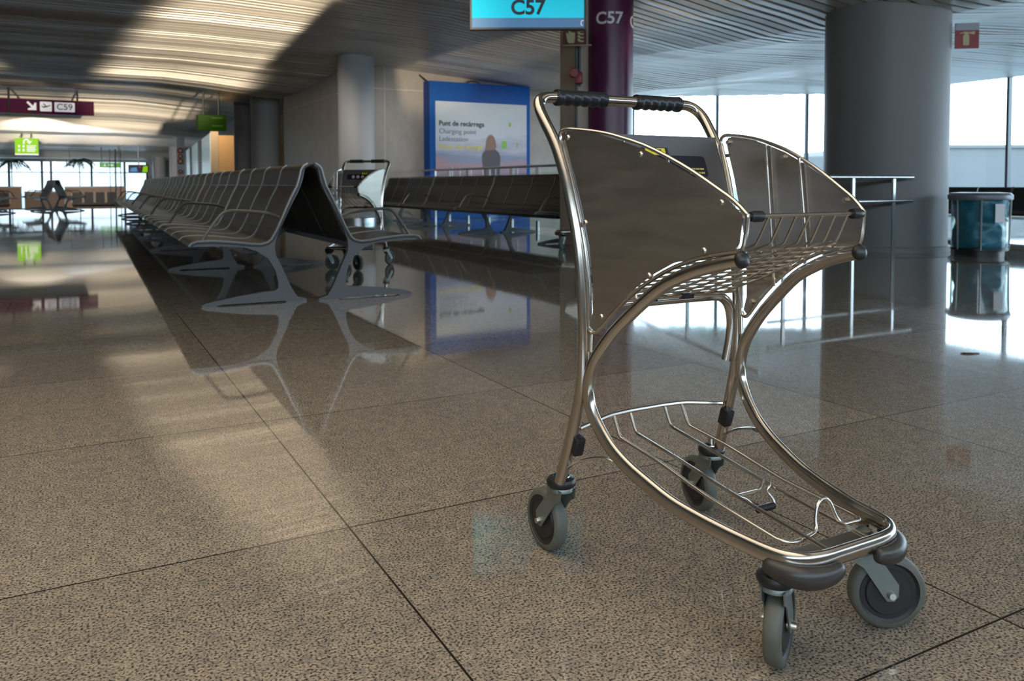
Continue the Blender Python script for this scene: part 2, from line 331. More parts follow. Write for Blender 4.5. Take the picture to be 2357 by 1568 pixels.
def lathe(bm, prof, n=24, axis='Z', center=(0, 0, 0), mtx=None, closed=False):
    rings = []
    for (r, h_) in prof:
        ring = []
        for k in range(n):
            a = 2 * PI * k / n
            if axis == 'Z': p = Vector((r * math.cos(a), r * math.sin(a), h_))
            elif axis == 'Y': p = Vector((r * math.cos(a), h_, r * math.sin(a)))
            else: p = Vector((h_, r * math.cos(a), r * math.sin(a)))
            p += Vector(center)
            if mtx: p = mtx @ p
            ring.append(bm.verts.new(p))
        rings.append(ring)
    q = len(rings)
    for i in range(q if closed else q - 1):
        A, B = rings[i], rings[(i + 1) % q]
        for k in range(n): bm.faces.new((A[k], A[(k + 1) % n], B[(k + 1) % n], B[k]))
    if not closed:
        if prof[0][0] > 1e-5: bm.faces.new(rings[0][::-1])
        if prof[-1][0] > 1e-5: bm.faces.new(rings[-1])
def extrude_poly(bm, pts2, axis, a, b):
    """pts2 polygon in the plane across axis; extruded from a to b. axis 'X': (y,z); 'Y': (x,z); 'Z': (x,y)"""
    def V(p, t): return {'X': (t, p[0], p[1]), 'Y': (p[0], t, p[1]), 'Z': (p[0], p[1], t)}[axis]
    A = [bm.verts.new(V(p, a)) for p in pts2]; B = [bm.verts.new(V(p, b)) for p in pts2]; n = len(A)
    fa = bm.faces.new(A); fb = bm.faces.new(B[::-1])
    for i in range(n): bm.faces.new((A[i], A[(i + 1) % n], B[(i + 1) % n], B[i]))
    fa.normal_update(); fb.normal_update(); bmesh.ops.triangulate(bm, faces=[fa, fb])
def nb(): return bmesh.new()
def text_obj(name, txt, size, matx, parent, mtx, bold=0.0, extr=0.002, align='CENTER', label=None):
    cu = bpy.data.curves.new('lettering', 'FONT'); cu.body = txt; cu.size = size; cu.align_x = align; cu.align_y = 'CENTER'; cu.extrude = extr; cu.offset = bold
    tmp = bpy.data.objects.new('tmp', cu); COL.objects.link(tmp)
    dg = bpy.context.evaluated_depsgraph_get(); me = bpy.data.meshes.new_from_object(tmp.evaluated_get(dg))
    bpy.data.objects.remove(tmp); me.materials.clear(); me.materials.append(M[matx])
    o = bpy.data.objects.new(name, me); COL.objects.link(o); o.parent = parent; o.matrix_local = mtx
    if label: o['label'] = label
    return o
def facing(loc, rz=0):  # text matrix: text readable by a viewer looking along +Y (rz=0)
    return Matrix.Translation(loc) @ Matrix.Rotation(rz, 4, 'Z') @ Matrix.Rotation(PI / 2, 4, 'X')
def flat_poly(name, pts2, y, matx, parent, th=0.003, label=None):  # shape lying in the XZ plane of its parent
    bm = nb(); extrude_poly(bm, pts2, 'Y', y - th, y); return finish(name, bm, matx, parent, smooth=False, label=label)
# ------------------------------------------------------------------ the shell
XN = [-20, 2, 5, 7, 8.5, 11, 14, 19, 30]
ZG = [(-8, [3.42, 3.40, 3.22, 2.85, 2.66, 2.90, 3.10, 3.20, 3.20]),
      (6, [3.42, 3.40, 3.22, 2.85, 2.66, 2.90, 3.10, 3.20, 3.20]),
      (16, [3.42, 3.38, 3.30, 3.16, 3.04, 2.76, 3.10, 3.18, 3.20]),
      (22, [3.50, 3.40, 3.16, 3.12, 3.10, 3.00, 3.10, 3.18, 3.20]),
      (28, [3.85, 3.80, 3.55, 3.45, 3.40, 3.30, 3.20, 3.20, 3.20]),
      (34, [4.17, 4.15, 3.92, 3.80, 3.60, 3.40, 3.20, 3.20, 3.20]),
      (42, [3.80, 3.80, 3.62, 3.50, 3.40, 3.30, 3.20, 3.20, 3.20]),
      (48, [3.40, 3.40, 3.30, 3.20, 3.20, 3.20, 3.20, 3.20, 3.20]),
      (57, [2.90, 2.90, 2.90, 2.90, 2.90, 2.90, 2.90, 2.90, 2.90]),
      (66, [2.44, 2.44, 2.44, 2.44, 2.44, 2.44, 2.44, 2.44, 2.44])]
def smoothstep(t): return t * t * (3 - 2 * t)
def ceil_z(x, y):
    y = min(max(y, ZG[0][0]), ZG[-1][0])
    for (ya, za), (yb, zb) in zip(ZG, ZG[1:]):
        if y <= yb: ty = smoothstep((y - ya) / (yb - ya)); break
    x = min(max(x, XN[0]), XN[-1])
    for i in range(len(XN) - 1):
        if x <= XN[i + 1]: tx = (x - XN[i]) / (XN[i + 1] - XN[i]); tx = 0.5 * tx + 0.5 * smoothstep(tx); break
    a = za[i] * (1 - tx) + za[i + 1] * tx; b = zb[i] * (1 - tx) + zb[i + 1] * tx
    return a * (1 - ty) + b * ty
bm = nb(); Y = -5.0
xs = [-11, -6, -2, 0, 2, 3, 4, 5, 5.7, 6.3, 7, 7.6, 8.2, 8.8, 9.5, 10.2, 11, 12, 13, 14, 16]
rnd = random.Random(3); drift = 0.0
while Y < 65.6:
    xe = 19.0 if Y < 14.8 else max(10.6, 10.6 + (19.15 - Y) / 0.518)   # slats stop at the glazing line
    xr = [x for x in xs if x < xe - 0.05] + [xe]
    drift = drift * 0.70 + rnd.uniform(-1, 1) * 0.044; tilt = drift + rnd.uniform(-1, 1) * 0.020
    wd = 0.148; dz = rnd.uniform(-0.003, 0.003)
    prev = None
    for x in xr:
        z = ceil_z(x, Y) + dz
        ring = [bm.verts.new((x, Y - wd / 2, z + 0.045)), bm.verts.new((x, Y - wd / 2, z - tilt * wd / 2 + 0.006)), bm.verts.new((x, Y - wd / 2 + 0.012, z - tilt * wd / 2)),
                bm.verts.new((x, Y + wd / 2 - 0.012, z + tilt * wd / 2)), bm.verts.new((x, Y + wd / 2, z + tilt * wd / 2 + 0.006)), bm.verts.new((x, Y + wd / 2, z + 0.045))]
        if prev:
            for k in range(5): bm.faces.new((prev[k], prev[k + 1], ring[k + 1], ring[k]))
        prev = ring
    Y += 0.19
tag(finish('ceiling', bm, 'slat', smooth=False), kind='structure')
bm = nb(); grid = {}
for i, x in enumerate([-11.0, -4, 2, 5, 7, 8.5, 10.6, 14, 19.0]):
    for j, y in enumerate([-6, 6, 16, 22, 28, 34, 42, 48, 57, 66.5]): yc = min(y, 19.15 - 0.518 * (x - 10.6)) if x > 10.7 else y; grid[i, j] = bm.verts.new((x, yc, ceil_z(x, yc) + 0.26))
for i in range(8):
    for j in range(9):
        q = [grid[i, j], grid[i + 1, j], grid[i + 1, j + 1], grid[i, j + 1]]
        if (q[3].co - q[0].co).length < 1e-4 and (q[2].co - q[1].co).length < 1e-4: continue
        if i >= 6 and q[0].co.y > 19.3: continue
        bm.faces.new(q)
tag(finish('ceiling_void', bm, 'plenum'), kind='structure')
def struct(name, lo, hi, matx, bev=0.0):
    bm = nb(); box(bm, lo, hi, bev); return tag(finish(name, bm, matx, smooth=False), kind='structure')
EDGE = 29.3
struct('floor', (-11.5, -6, -0.3), (19.4, EDGE, 0), 'floor')
struct('floor_lower', (-11.5, EDGE + 0.3, -1.2), (14, 66, -0.9), 'floor')
struct('floor_edge_trim', (-11.5, EDGE, -1.2), (5.2, EDGE + 0.3, 0.012), 'stone')
def window_wall(name, p0, p1, z0, z1, mull_at, trans=(), mw=0.06, glassmat='glass', sill=None):
    """mullions as their own structure parts under the wall's glazing"""
    a = Vector((*p0, 0)); b = Vector((*p1, 0)); d = (b - a); Ln = d.length; rz = math.atan2(d.y, d.x)
    mt = Matrix.Translation(a) @ Matrix.Rotation(rz, 4, 'Z')
    bm = nb(); box(bm, (0, -0.006, z0), (Ln, 0.006, z1)); bmesh.ops.transform(bm, matrix=mt, verts=bm.verts)
    g = tag(finish(name, bm, glassmat, smooth=False), kind='structure')
    for t in mull_at:
        bm = nb(); box(bm, (t - mw / 2, -0.07, z0), (t + mw / 2, 0.07, z1), 0.004); bmesh.ops.transform(bm, matrix=mt, verts=bm.verts)
        finish('window_mullion', bm, 'mullion', g, smooth=False)
    for z in trans:
        bm = nb(); box(bm, (0, -0.05, z - 0.03), (Ln, 0.05, z + 0.03)); bmesh.ops.transform(bm, matrix=mt, verts=bm.verts)
        finish('window_transom', bm, 'mullion', g, smooth=False)
    return g
# north glazing (frontal, behind the purple pillar) and east glazing (along the hall)
window_wall('window_1', (10.6, 19.15), (19.0, 14.8), 0.0, 3.25, (0.1, 3.04, 5.31, 7.74, 9.40), trans=(0.04,))
window_wall('window_2', (19.0, 14.8), (19.0, -4.0), 0.0, 3.32, (0.0, 3.72, 7.0, 10.3, 13.6), trans=(0.04,))
window_wall('window_3', (-11.0, 64.0), (4.75, 64.0), -0.9, 2.34, (2.4, 4.8, 7.23, 9.15, 9.69, 12.15, 14.24, 15.7), trans=(1.60, -0.86), mw=0.14)
struct('wall_far_head', (-11.0, 63.95, 2.34), (6.5, 64.15, 3.4), 'paint')
struct('wall_far_end', (4.75, 63.9, -0.9), (6.5, 64.1, 2.36), 'paint')
# walls outside the picture: west solid, south left open on top for fill light
struct('wall_west', (-11.0, -5.5, -0.9), (-10.8, 64, 4.4), 'concrete')
struct('wall_south', (-11.0, -5.7, -0.2), (19.2, -5.5, 2.15), 'concrete')
# concrete back walls
struct('wall_back', (5.2, 16.5, 0), (10.75, 16.75, 3.7), 'concrete')
struct('wall_hall_side', (5.2, 16.75, 0), (5.45, 23.0, 3.7), 'concrete')
struct('wall_beyond', (6.3, 23.0, -0.9), (6.5, 64, 4.1), 'paint')
struct('wall_north_return', (10.75, 16.5, 0), (10.95, 19.2, 3.7), 'concrete')
# building and apron outside the glass
tag(struct('exterior_apron', (19.6, -60, -0.35), (160, 120, -0.30), 'apron'), kind='structure')
tag(struct('exterior_apron_far', (-80, 66.5, -1.3), (19, 200, -1.2), 'apron'), kind='structure')

def column(name, x, y, r, z1, matx, z0=0.0, plinth=None, label=None, cat=None, group=None):
    c = thing(name, (x, y, z0), 0, label, cat, group)
    bm = nb(); lathe(bm, [(r, 0), (r, z1 - z0)], 48); finish('shaft', bm, matx, c)
    if plinth:
        bm = nb(); lathe(bm, [(r - 0.005, 0), (r + 0.03, 0), (r + 0.03, plinth - 0.01), (r + 0.02, plinth), (r - 0.005, plinth)], 48); finish('base_ring', bm, 'paintdk' if r > 0.6 else 'railsteel', c)
    return c
column('column', 8.38, 6.32, 0.672, 3.0, 'paintdk', plinth=0.06, label='massive round grey concrete column beside the waste bin', cat='column')
column('column', 5.02, 15.85, 0.36, 3.45, 'paint', plinth=0.10, label='slim round grey column in front of the concrete wall corner behind the parked trolley', cat='column')
column('column', 5.15, 25.2, 0.42, 3.8, 'paint', label='wide round column just past the end of the concrete side wall', cat='column')
column('column', 5.35, 29.6, 0.38, 4.0, 'paint', z0=-0.9, label='narrow strip of round column half hidden behind the wider column', cat='column')
column('column', 5.6, 53.5, 0.42, 3.2, 'paint', z0=-0.9, label='far round column left of the red fire point', cat='column')
column('column', 5.25, 61.2, 0.42, 2.7, 'paint', z0=-0.9, label='farthest round column next to the end window', cat='column')
column('column', 11.15, 17.75, 0.22, 3.0, 'paint', label='thin grey column right of the blue poster, behind the trolley handle bend', cat='column')

# purple gate pillar: square grey core with the printed wrap round its front
pl_ = thing('gate_pillar', (5.89, 8.35, 0), 0, 'purple wrapped round pillar with white C57 lettering behind the front trolley', 'pillar')
bm = nb(); lathe(bm, [(0.288, 0), (0.288, 3.3)], 48); finish('purple_wrap', bm, 'purple', pl_)
bm = nb(); box(bm, (-0.46, 0.05, 0), (0.10, 0.43, 3.3), 0.01); finish('grey_core', bm, 'beige', pl_, smooth=False)
def on_cyl_text(txt, size, r, ang0, z, parent, name, bold=0.004):
    # letters wrapped round the pillar: bend a flat text mesh
    cu = bpy.data.curves.new('lettering', 'FONT'); cu.body = txt; cu.size = size; cu.align_x = 'CENTER'; cu.align_y = 'CENTER'; cu.extrude = 0.0015; cu.offset = bold
    tmp = bpy.data.objects.new('tmp', cu); COL.objects.link(tmp); dg = bpy.context.evaluated_depsgraph_get()
    me = bpy.data.meshes.new_from_object(tmp.evaluated_get(dg)); bpy.data.objects.remove(tmp)
    b2 = nb(); b2.from_mesh(me); bmesh.ops.subdivide_edges(b2, edges=[e for e in b2.edges if e.calc_length() > 0.03], cuts=3); bmesh.ops.triangulate(b2, faces=b2.faces)
    for v in b2.verts:
        a = ang0 + v.co.x / r; rr = r + 0.002 + v.co.z; zz = z + v.co.y
        v.co = Vector((rr * math.sin(a), -rr * math.cos(a), zz))
    b2.to_mesh(me); b2.free(); me.materials.clear(); me.materials.append(M['white'])
    o = bpy.data.objects.new(name, me); COL.objects.link(o); o.parent = parent; return o
va = math.atan2(5.89, 8.35)  # direction to the camera
on_cyl_text('C57', 0.20, 0.288, -va - 0.02, 2.755, pl_, 'gate_number')
on_cyl_text('C57', 0.20, 0.288, -va + 1.60, 2.735, pl_, 'gate_number')
# conduit, fire sign, call point fixed to the grey core
cd = thing('conduit', (5.42, 8.38, 0), 0, 'dark vertical cable conduit running down the grey side of the pillar', 'conduit')
for dx, zz in ((0, 3.2), (0.045, 3.2), (0.02, 2.05)):
    bm = nb(); tube(bm, [(dx, 0, 0.02 if dx == 0 else 1.95), (dx, 0, zz)], 0.016, 8); finish('pipe', bm, 'mullion', cd)
fs = thing('fire_sign', (5.345, 8.30, 2.43), -va + 0.02, 'small dark red sign with pale hand and flames under the hanging screen', 'sign')
bm = nb(); box(bm, (-0.14, -0.02, 0), (0.14, 0.02, 0.21)); finish('sign_face', bm, 'darkred', fs, smooth=False)
hand = [(-0.10, 0.10), (-0.085, 0.035), (-0.07, 0.02), (-0.01, 0.02), (0.0, 0.06), (0.002, 0.135), (-0.012, 0.15), (-0.025, 0.142), (-0.04, 0.155), (-0.055, 0.15), (-0.058, 0.20), (-0.075, 0.20), (-0.075, 0.12), (-0.092, 0.145), (-0.105, 0.14)]
flat_poly('hand_symbol', hand, -0.021, 'cream', fs)
for k in range(4):
    z = 0.03 + k * 0.042; flat_poly('flame_symbol', [(0.03, z + 0.03), (0.05, z + 0.005), (0.10, z), (0.11, z + 0.02), (0.075, z + 0.022), (0.045, z + 0.045)], -0.021, 'cream', fs)
bm = nb(); box(bm, (-0.145, -0.025, -0.012), (0.20, 0.03, 0.0)); finish('sign_ledge', bm, 'beige', fs, smooth=False)
cp = thing('fire_alarm', (5.40, 8.35, 2.03), -va + 0.1, 'small round red alarm sounder fixed to the conduit on the pillar', 'alarm')
bm = nb(); lathe(bm, [(0.0, -0.07), (0.05, -0.07), (0.06, -0.05), (0.06, -0.01), (0.0, -0.01)], 20, 'Y', (-0.03, 0, 0.07)); finish('sounder', bm, 'red', cp)
bm = nb(); box(bm, (-0.02, -0.06, -0.06), (0.075, -0.01, 0.08), 0.015); finish('call_box', bm, 'red', cp)

# hanging gate screen
sc_ = thing('gate_screen', (3.452, 6.10, 2.078), -0.4952, 'hanging display screen showing C57 on bright cyan', 'screen')
bm = nb(); box(bm, (-0.497, -0.015, 0), (0.497, 0.05, 0.60), 0.004); finish('bezel', bm, 'black', sc_, smooth=False)
for mm in ('cyan', 'slate'):   # an LCD dims when seen from the side or from below
    n_ = M[mm].node_tree.nodes; lw = n_.new('ShaderNodeLayerWeight'); lw.inputs[0].default_value = 0.5; iv = n_.new('ShaderNodeMath'); iv.operation = 'SUBTRACT'; iv.inputs[0].default_value = 1.0
    pw = n_.new('ShaderNodeMath'); pw.operation = 'POWER'; pw.inputs[1].default_value = 22.0; lk = M[mm].node_tree.links; ml = n_.new('ShaderNodeMath'); ml.operation = 'MULTIPLY'; ml.inputs[1].default_value = 1.5
    lk.new(lw.outputs['Facing'], iv.inputs[1]); lk.new(iv.outputs[0], pw.inputs[0]); lk.new(pw.outputs[0], ml.inputs[0]); lk.new(ml.outputs[0], n_['Principled BSDF'].inputs['Emission Strength'])
bm = nb(); box(bm, (-0.478, -0.019, 0.098), (0.478, -0.0155, 0.585)); finish('cyan_field', bm, 'cyan', sc_, smooth=False)
bm = nb(); box(bm, (-0.478, -0.019, 0.018), (0.478, -0.0155, 0.097)); finish('grey_blue_bar', bm, 'slate', sc_, smooth=False)
text_obj('gate_number', 'C57', 0.172, 'ink', sc_, facing((0.0, -0.021, 0.182)), bold=0.005, extr=0.001)
bm = nb(); tube(bm, round_corners([(0.474, -0.0205, 0.075), (0.455, -0.0205, 0.075), (0.452, -0.0205, 0.04), (0.466, -0.0205, 0.032)], 0.01), 0.004, 6); finish('white_mark', bm, 'whitelit', sc_)
for sx in (-0.25, 0.25):
    bm = nb(); tube(bm, [(sx, 0.02, 0.60), (sx, 0.02, 1.42)], 0.014, 8); finish('hanger_rod', bm, 'railsteel', sc_)

# purple C59 direction sign, hung from the ceiling far down the hall
g = thing('direction_sign', (-1.03, 33.5, 3.28), 0, 'long purple hanging sign with white arrow, plane symbol and C59', 'sign')
bm = nb(); box(bm, (-3.0, -0.06, 0), (1.76, 0.06, 0.50), 0.01); finish('sign_body', bm, 'purpsign', g, smooth=False)
def rrect(x0, z0, x1, z1, r, n=4):
    pts = []
    for cx_, cz_, a0 in ((x1 - r, z0 + r, -90), (x1 - r, z1 - r, 0), (x0 + r, z1 - r, 90), (x0 + r, z0 + r, 180)):
        for k in range(n + 1):
            a = R(a0 + 90 * k / n); pts.append((cx_ + r * math.cos(a), cz_ + r * math.sin(a)))
    return pts
flat_poly('white_panel', rrect(0.50, 0.09, 1.14, 0.43, 0.03), -0.061, 'whitelit', g, 0.004)
text_obj('gate_number', 'C59', 0.30, 'ink', g, facing((0.82, -0.067, 0.26)), bold=0.002, extr=0.001)
flat_poly('white_panel', rrect(0.05, 0.09, 0.42, 0.43, 0.03), -0.061, 'whitelit', g, 0.004)
flat_poly('plane_symbol', [(0.09, 0.30), (0.16, 0.26), (0.21, 0.27), (0.14, 0.36), (0.17, 0.37), (0.26, 0.28), (0.36, 0.32), (0.38, 0.30), (0.27, 0.24), (0.16, 0.21), (0.10, 0.26)], -0.066, 'ink', g, 0.003)
flat_poly('arrow_symbol', [(-0.36, 0.38), (-0.31, 0.43), (-0.16, 0.27), (-0.11, 0.38), (-0.06, 0.38), (-0.06, 0.12), (-0.32, 0.12), (-0.32, 0.17), (-0.21, 0.22)], -0.061, 'whitelit', g, 0.004)
for sx in (-0.89, 1.23):
    bm = nb(); tube(bm, [(sx, -0.08, 0.0 if sx < 0 else 0.48), (sx, -0.08, 0.93)], 0.035, 8); finish('hanger_rod', bm, 'railsteel', g)

# lime green hanging sign, dark green sign, exit sign, far screen
def unproj(u, v, D):  # world point of a pixel at forward depth D (camera maths used to lay out distant things)
    return Vector((0, 0, CAM_H)) + D * (F2 + R3 * ((u - PX) / F_PX) + U3 * ((PY - v) / F_PX))
def hung(name, u0, u1, vt, vb, D, matx, label, cat, rods=(), th=0.08, rz=0):
    c0 = unproj((u0 + u1) / 2, vb, D); wd = (u1 - u0) / F_PX * D / math.cos(YAW) * 1.0; ht = (vb - vt) / F_PX * D
    t_ = thing(name, c0, rz, label, cat)
    if rz == 0: wd = (unproj(u1, vb, D) - unproj(u0, vb, D)).length * 1.06
    bm = nb(); box(bm, (-wd / 2, -th / 2, 0), (wd / 2, th / 2, ht), 0.005); finish('sign_body', bm, matx, t_, smooth=False)
    top = ceil_z(c0.x, c0.y) - c0.z
    for s_ in rods:
        bm = nb(); tube(bm, [(s_ * wd, 0, ht), (s_ * wd, 0, max(top, ht + 0.1))], 0.03, 8); finish('hanger_rod', bm, 'railsteel', t_)
    return t_, wd, ht
t_, wd, ht = hung('information_sign', 40, 84, 318, 354, 42, 'greenlit', 'bright lime green hanging sign with white pictograms', 'sign', rods=(-0.2, 0.2), th=0.12)
flat_poly('white_edge', [(-wd / 2, -0.07), (wd / 2, -0.07), (wd / 2, 0.0), (-wd / 2, 0.0)], -0.06, 'whitelit', t_, 0.01)
bm = nb(); tube(bm, smooth_path([(-0.12, -0.07, 0.50), (-0.12, -0.07, 0.66), (0.0, -0.07, 0.74), (0.12, -0.07, 0.64)], 4), 0.035, 6); finish('arrow_symbol', bm, 'whitelit', t_)
flat_poly('arrow_head', [(0.0, 0.64), (0.25, 0.66), (0.12, 0.50)], -0.062, 'whitelit', t_)
for k in range(4): flat_poly('text_line', [(0.0, 0.38 - k * 0.09), (0.42 - 0.05 * (k % 2), 0.38 - k * 0.09), (0.42 - 0.05 * (k % 2), 0.43 - k * 0.09), (0.0, 0.43 - k * 0.09)], -0.062, 'whitelit', t_)
for k in range(2):
    for j in range(2): flat_poly('pictogram', [(-0.38 + j * 0.2, 0.12 + k * 0.2), (-0.30 + j * 0.2, 0.12 + k * 0.2), (-0.30 + j * 0.2, 0.24 + k * 0.2), (-0.38 + j * 0.2, 0.24 + k * 0.2)], -0.062, 'whitelit', t_)
t_, wd, ht = hung('toilet_sign', 458, 516, 266, 301, 24.6, 'greendk', 'dark green hanging box sign above the row of seats', 'sign', rods=(-0.28, 0.26), th=0.35)
for z in (0.12, 0.36): flat_poly('text_line', [(-0.02, z), (0.30, z), (0.30, z + 0.035), (-0.02, z + 0.035)], -0.176, 'greenmid', t_)
t_, wd, ht = hung('exit_sign', 233, 275, 374.5, 386, 49, 'greenexit', 'wide green hanging exit sign in front of the far windows', 'sign', rods=(-0.4, 0.4))
flat_poly('arrow_symbol', [(-0.12, 0.12), (0.05, 0.12), (0.05, 0.06), (0.2, 0.15), (0.05, 0.24), (0.05, 0.18), (-0.12, 0.18)], -0.041, 'whitelit', t_)
flat_poly('running_symbol', [(-0.42, 0.06), (-0.34, 0.16), (-0.30, 0.26), (-0.26, 0.14), (-0.20, 0.06), (-0.30, 0.10)], -0.041, 'whitelit', t_)
t_, wd, ht = hung('far_screen', 299, 340, 379.5, 398.5, 48, 'navy', 'small dark picture screen hanging at the right end of the far windows', 'screen', rods=(0.0,))
flat_poly('picture_patch', [(0.18, 0.05), (0.48, 0.05), (0.48, 0.42), (0.24, 0.40)], -0.041, 'greenlit', t_)
flat_poly('picture_patch', [(-0.48, 0.08), (-0.05, 0.08), (-0.12, 0.34), (-0.42, 0.30)], -0.041, 'slate', t_)
flat_poly('picture_patch', [(-0.02, 0.30), (0.12, 0.30), (0.12, 0.44), (-0.02, 0.44)], -0.041, 'red', t_)

# extinguisher flag sign on the massive column
es = thing('extinguisher_sign', (8.93, 5.70, 2.285), -0.62, 'red flag sign with pale extinguisher symbol on the massive column', 'sign')
bm = nb(); box(bm, (-0.125, -0.012, 0), (0.125, 0.012, 0.205)); finish('red_face', bm, 'red', es, smooth=False)
bm = nb(); box(bm, (-0.125, -0.012, 0.205), (0.125, 0.012, 0.285)); finish('grey_bracket', bm, 'lid', es, smooth=False)
flat_poly('extinguisher_symbol', rrect(-0.045, 0.035, 0.02, 0.155, 0.012), -0.0125, 'cream', es)
flat_poly('extinguisher_symbol', [(-0.03, 0.155), (0.005, 0.155), (0.01, 0.17), (0.075, 0.155), (0.08, 0.19), (0.015, 0.18), (-0.01, 0.188), (-0.035, 0.185), (-0.08, 0.172), (-0.075, 0.165), (-0.03, 0.17)], -0.0125, 'cream', es)

# blue charging-point poster wall
bp_ = thing('charging_poster', (7.965, 16.44, 0), 0, 'tall blue framed charging point poster on the concrete wall', 'poster')
W2, H2 = 1.235, 2.97
bm = nb(); box(bm, (-W2, -0.28, 0), (W2, 0.05, H2), 0.01); finish('blue_frame', bm, 'blue', bp_, smooth=False)
bm = nb(); box(bm, (-W2 + 0.13, -0.295, 0.35), (W2 - 0.10, -0.281, 2.545)); finish('printed_landscape', bm, 'poster', bp_, smooth=False)
yy = -0.30
text_obj('title_text', 'Punt de recàrrega', 0.150, 'ink', bp_, facing((-1.03, yy, 2.07)), bold=0.0035, align='LEFT')
text_obj('english_text', 'Charging point', 0.150, 'inkgrey', bp_, facing((-1.03, yy, 1.90)), align='LEFT')
text_obj('german_text', 'Ladestation', 0.150, 'inkgrey', bp_, facing((-1.03, yy, 1.735)), align='LEFT')
text_obj('spanish_text', 'Punto de recarga', 0.150, 'yellowink', bp_, facing((-1.03, yy, 1.57)), bold=0.0035, align='LEFT')
flat_poly('printed_coat', [(0.03, 0.35), (0.03, 1.10), (0.0, 1.38), (0.03, 1.46), (0.14, 1.55), (0.30, 1.56), (0.42, 1.46), (0.46, 1.36), (0.44, 1.0), (0.46, 0.35)], yy, 'coat', bp_)
flat_poly('printed_hair', [(0.08, 1.50), (0.10, 1.66), (0.12, 1.76), (0.17, 1.84), (0.23, 1.86), (0.30, 1.81), (0.34, 1.70), (0.36, 1.58), (0.30, 1.52)], yy - 0.003, 'hair', bp_)
for a in ((0.68, 2.045, 0.73, 2.14), (0.50, 1.555, 0.62, 1.72), (0.88, 1.585, 0.905, 1.695)): flat_poly('battery_symbol', [(a[0], a[1]), (a[2], a[1]), (a[2], a[3]), (a[0], a[3])], yy, 'greenpt', bp_)
for x0, z0, x1, z1 in ((-0.72, 0.5, -0.54, 1.12), (-0.27, 0.5, 0.02, 1.12), (0.34, 0.5, 0.90, 1.13)):
    bm = nb(); tube(bm, [(x0, yy, z0), (x0, yy, z1), (x1, yy, z1), (x1, yy, z0)], 0.014, 6); finish('printed_outline', bm, 'white', bp_)
bm = nb(); tube(bm, smooth_path([(-1.18, -0.1, 2.96), (-1.26, 0.0, 3.05), (-1.34, 0.03, 3.12)], 3), 0.014, 6); finish('power_cable', bm, 'black', bp_)
bm = nb(); tube(bm, smooth_path([(-0.30, -0.1, 2.96), (-0.2, -0.1, 3.03), (-0.02, -0.1, 3.03), (0.10, -0.1, 2.95)], 4), 0.012, 6); finish('power_cable', bm, 'black', bp_)

# kiosk with frosted panels, far signs on walls
kk = thing('kiosk', (4.62, 32.4, -0.9), 0, 'tan boxed kiosk with frosted glass side beyond the seat row', 'kiosk')
bm = nb(); box(bm, (0, 0, 0), (1.62, 0.12, 3.52)); finish('front_panel', bm, 'tan', kk, smooth=False)
bm = nb(); box(bm, (-0.03, -0.03, 0), (0.25, 0.15, 3.66)); finish('corner_post', bm, 'beige', kk, smooth=False)
side = Matrix.Rotation(math.atan2(17.9, 1.2), 4, 'Z')
for a, b, mm in ((0.0, 4.6, 'frost'), (4.6, 7.2, 'beige'), (7.2, 12.0, 'frost'), (12.0, 14.0, 'beige'), (14.0, 17.5, 'frost')):
    bm = nb(); box(bm, (a, -0.05, 0), (b, 0.05, 3.6), mtx=side); finish('frosted_panel' if mm == 'frost' else 'side_panel', bm, mm, kk, smooth=False)
fp = thing('fire_point', (5.15, 47.2, 1.2), 0, 'row of small red fire signs at the far column by the kiosk', 'fire sign')
for z, r_ in ((1.38, 0.15), (1.08, 0.12), (0.80, 0.15), (0.25, 0.11)):
    bm = nb(); lathe(bm, [(0, -0.05), (r_, -0.05), (r_, 0.05), (0, 0.05)], 16, 'Y', (-0.05, -0.2, z)); finish('red_disc', bm, 'red', fp)
    bm = nb(); lathe(bm, [(0, -0.07), (r_ * 0.55, -0.07), (r_ * 0.55, -0.045), (0, -0.045)], 16, 'Y', (-0.05, -0.2, z)); finish('pale_symbol', bm, 'cream', fp)
bm = nb(); box(bm, (-0.22, -0.14, -2.1), (0.18, 0.14, 2.3)); finish('mounting_post', bm, 'paint', fp, smooth=False)
gs = thing('wall_banner', (5.32, 23.1, 0), 0, 'narrow green sign standing at the end of the concrete wall', 'sign')
bm = nb(); box(bm, (-0.10, -0.04, 0.3), (0.04, 0.04, 2.2)); finish('green_face', bm, 'greendk', gs, smooth=False)
for z in (1.72, 1.98):
    bm = nb(); lathe(bm, [(0, -0.05), (0.05, -0.05), (0.05, -0.035), (0, -0.035)], 14, 'Y', (-0.03, 0, z)); finish('pale_symbol', bm, 'frost', gs)

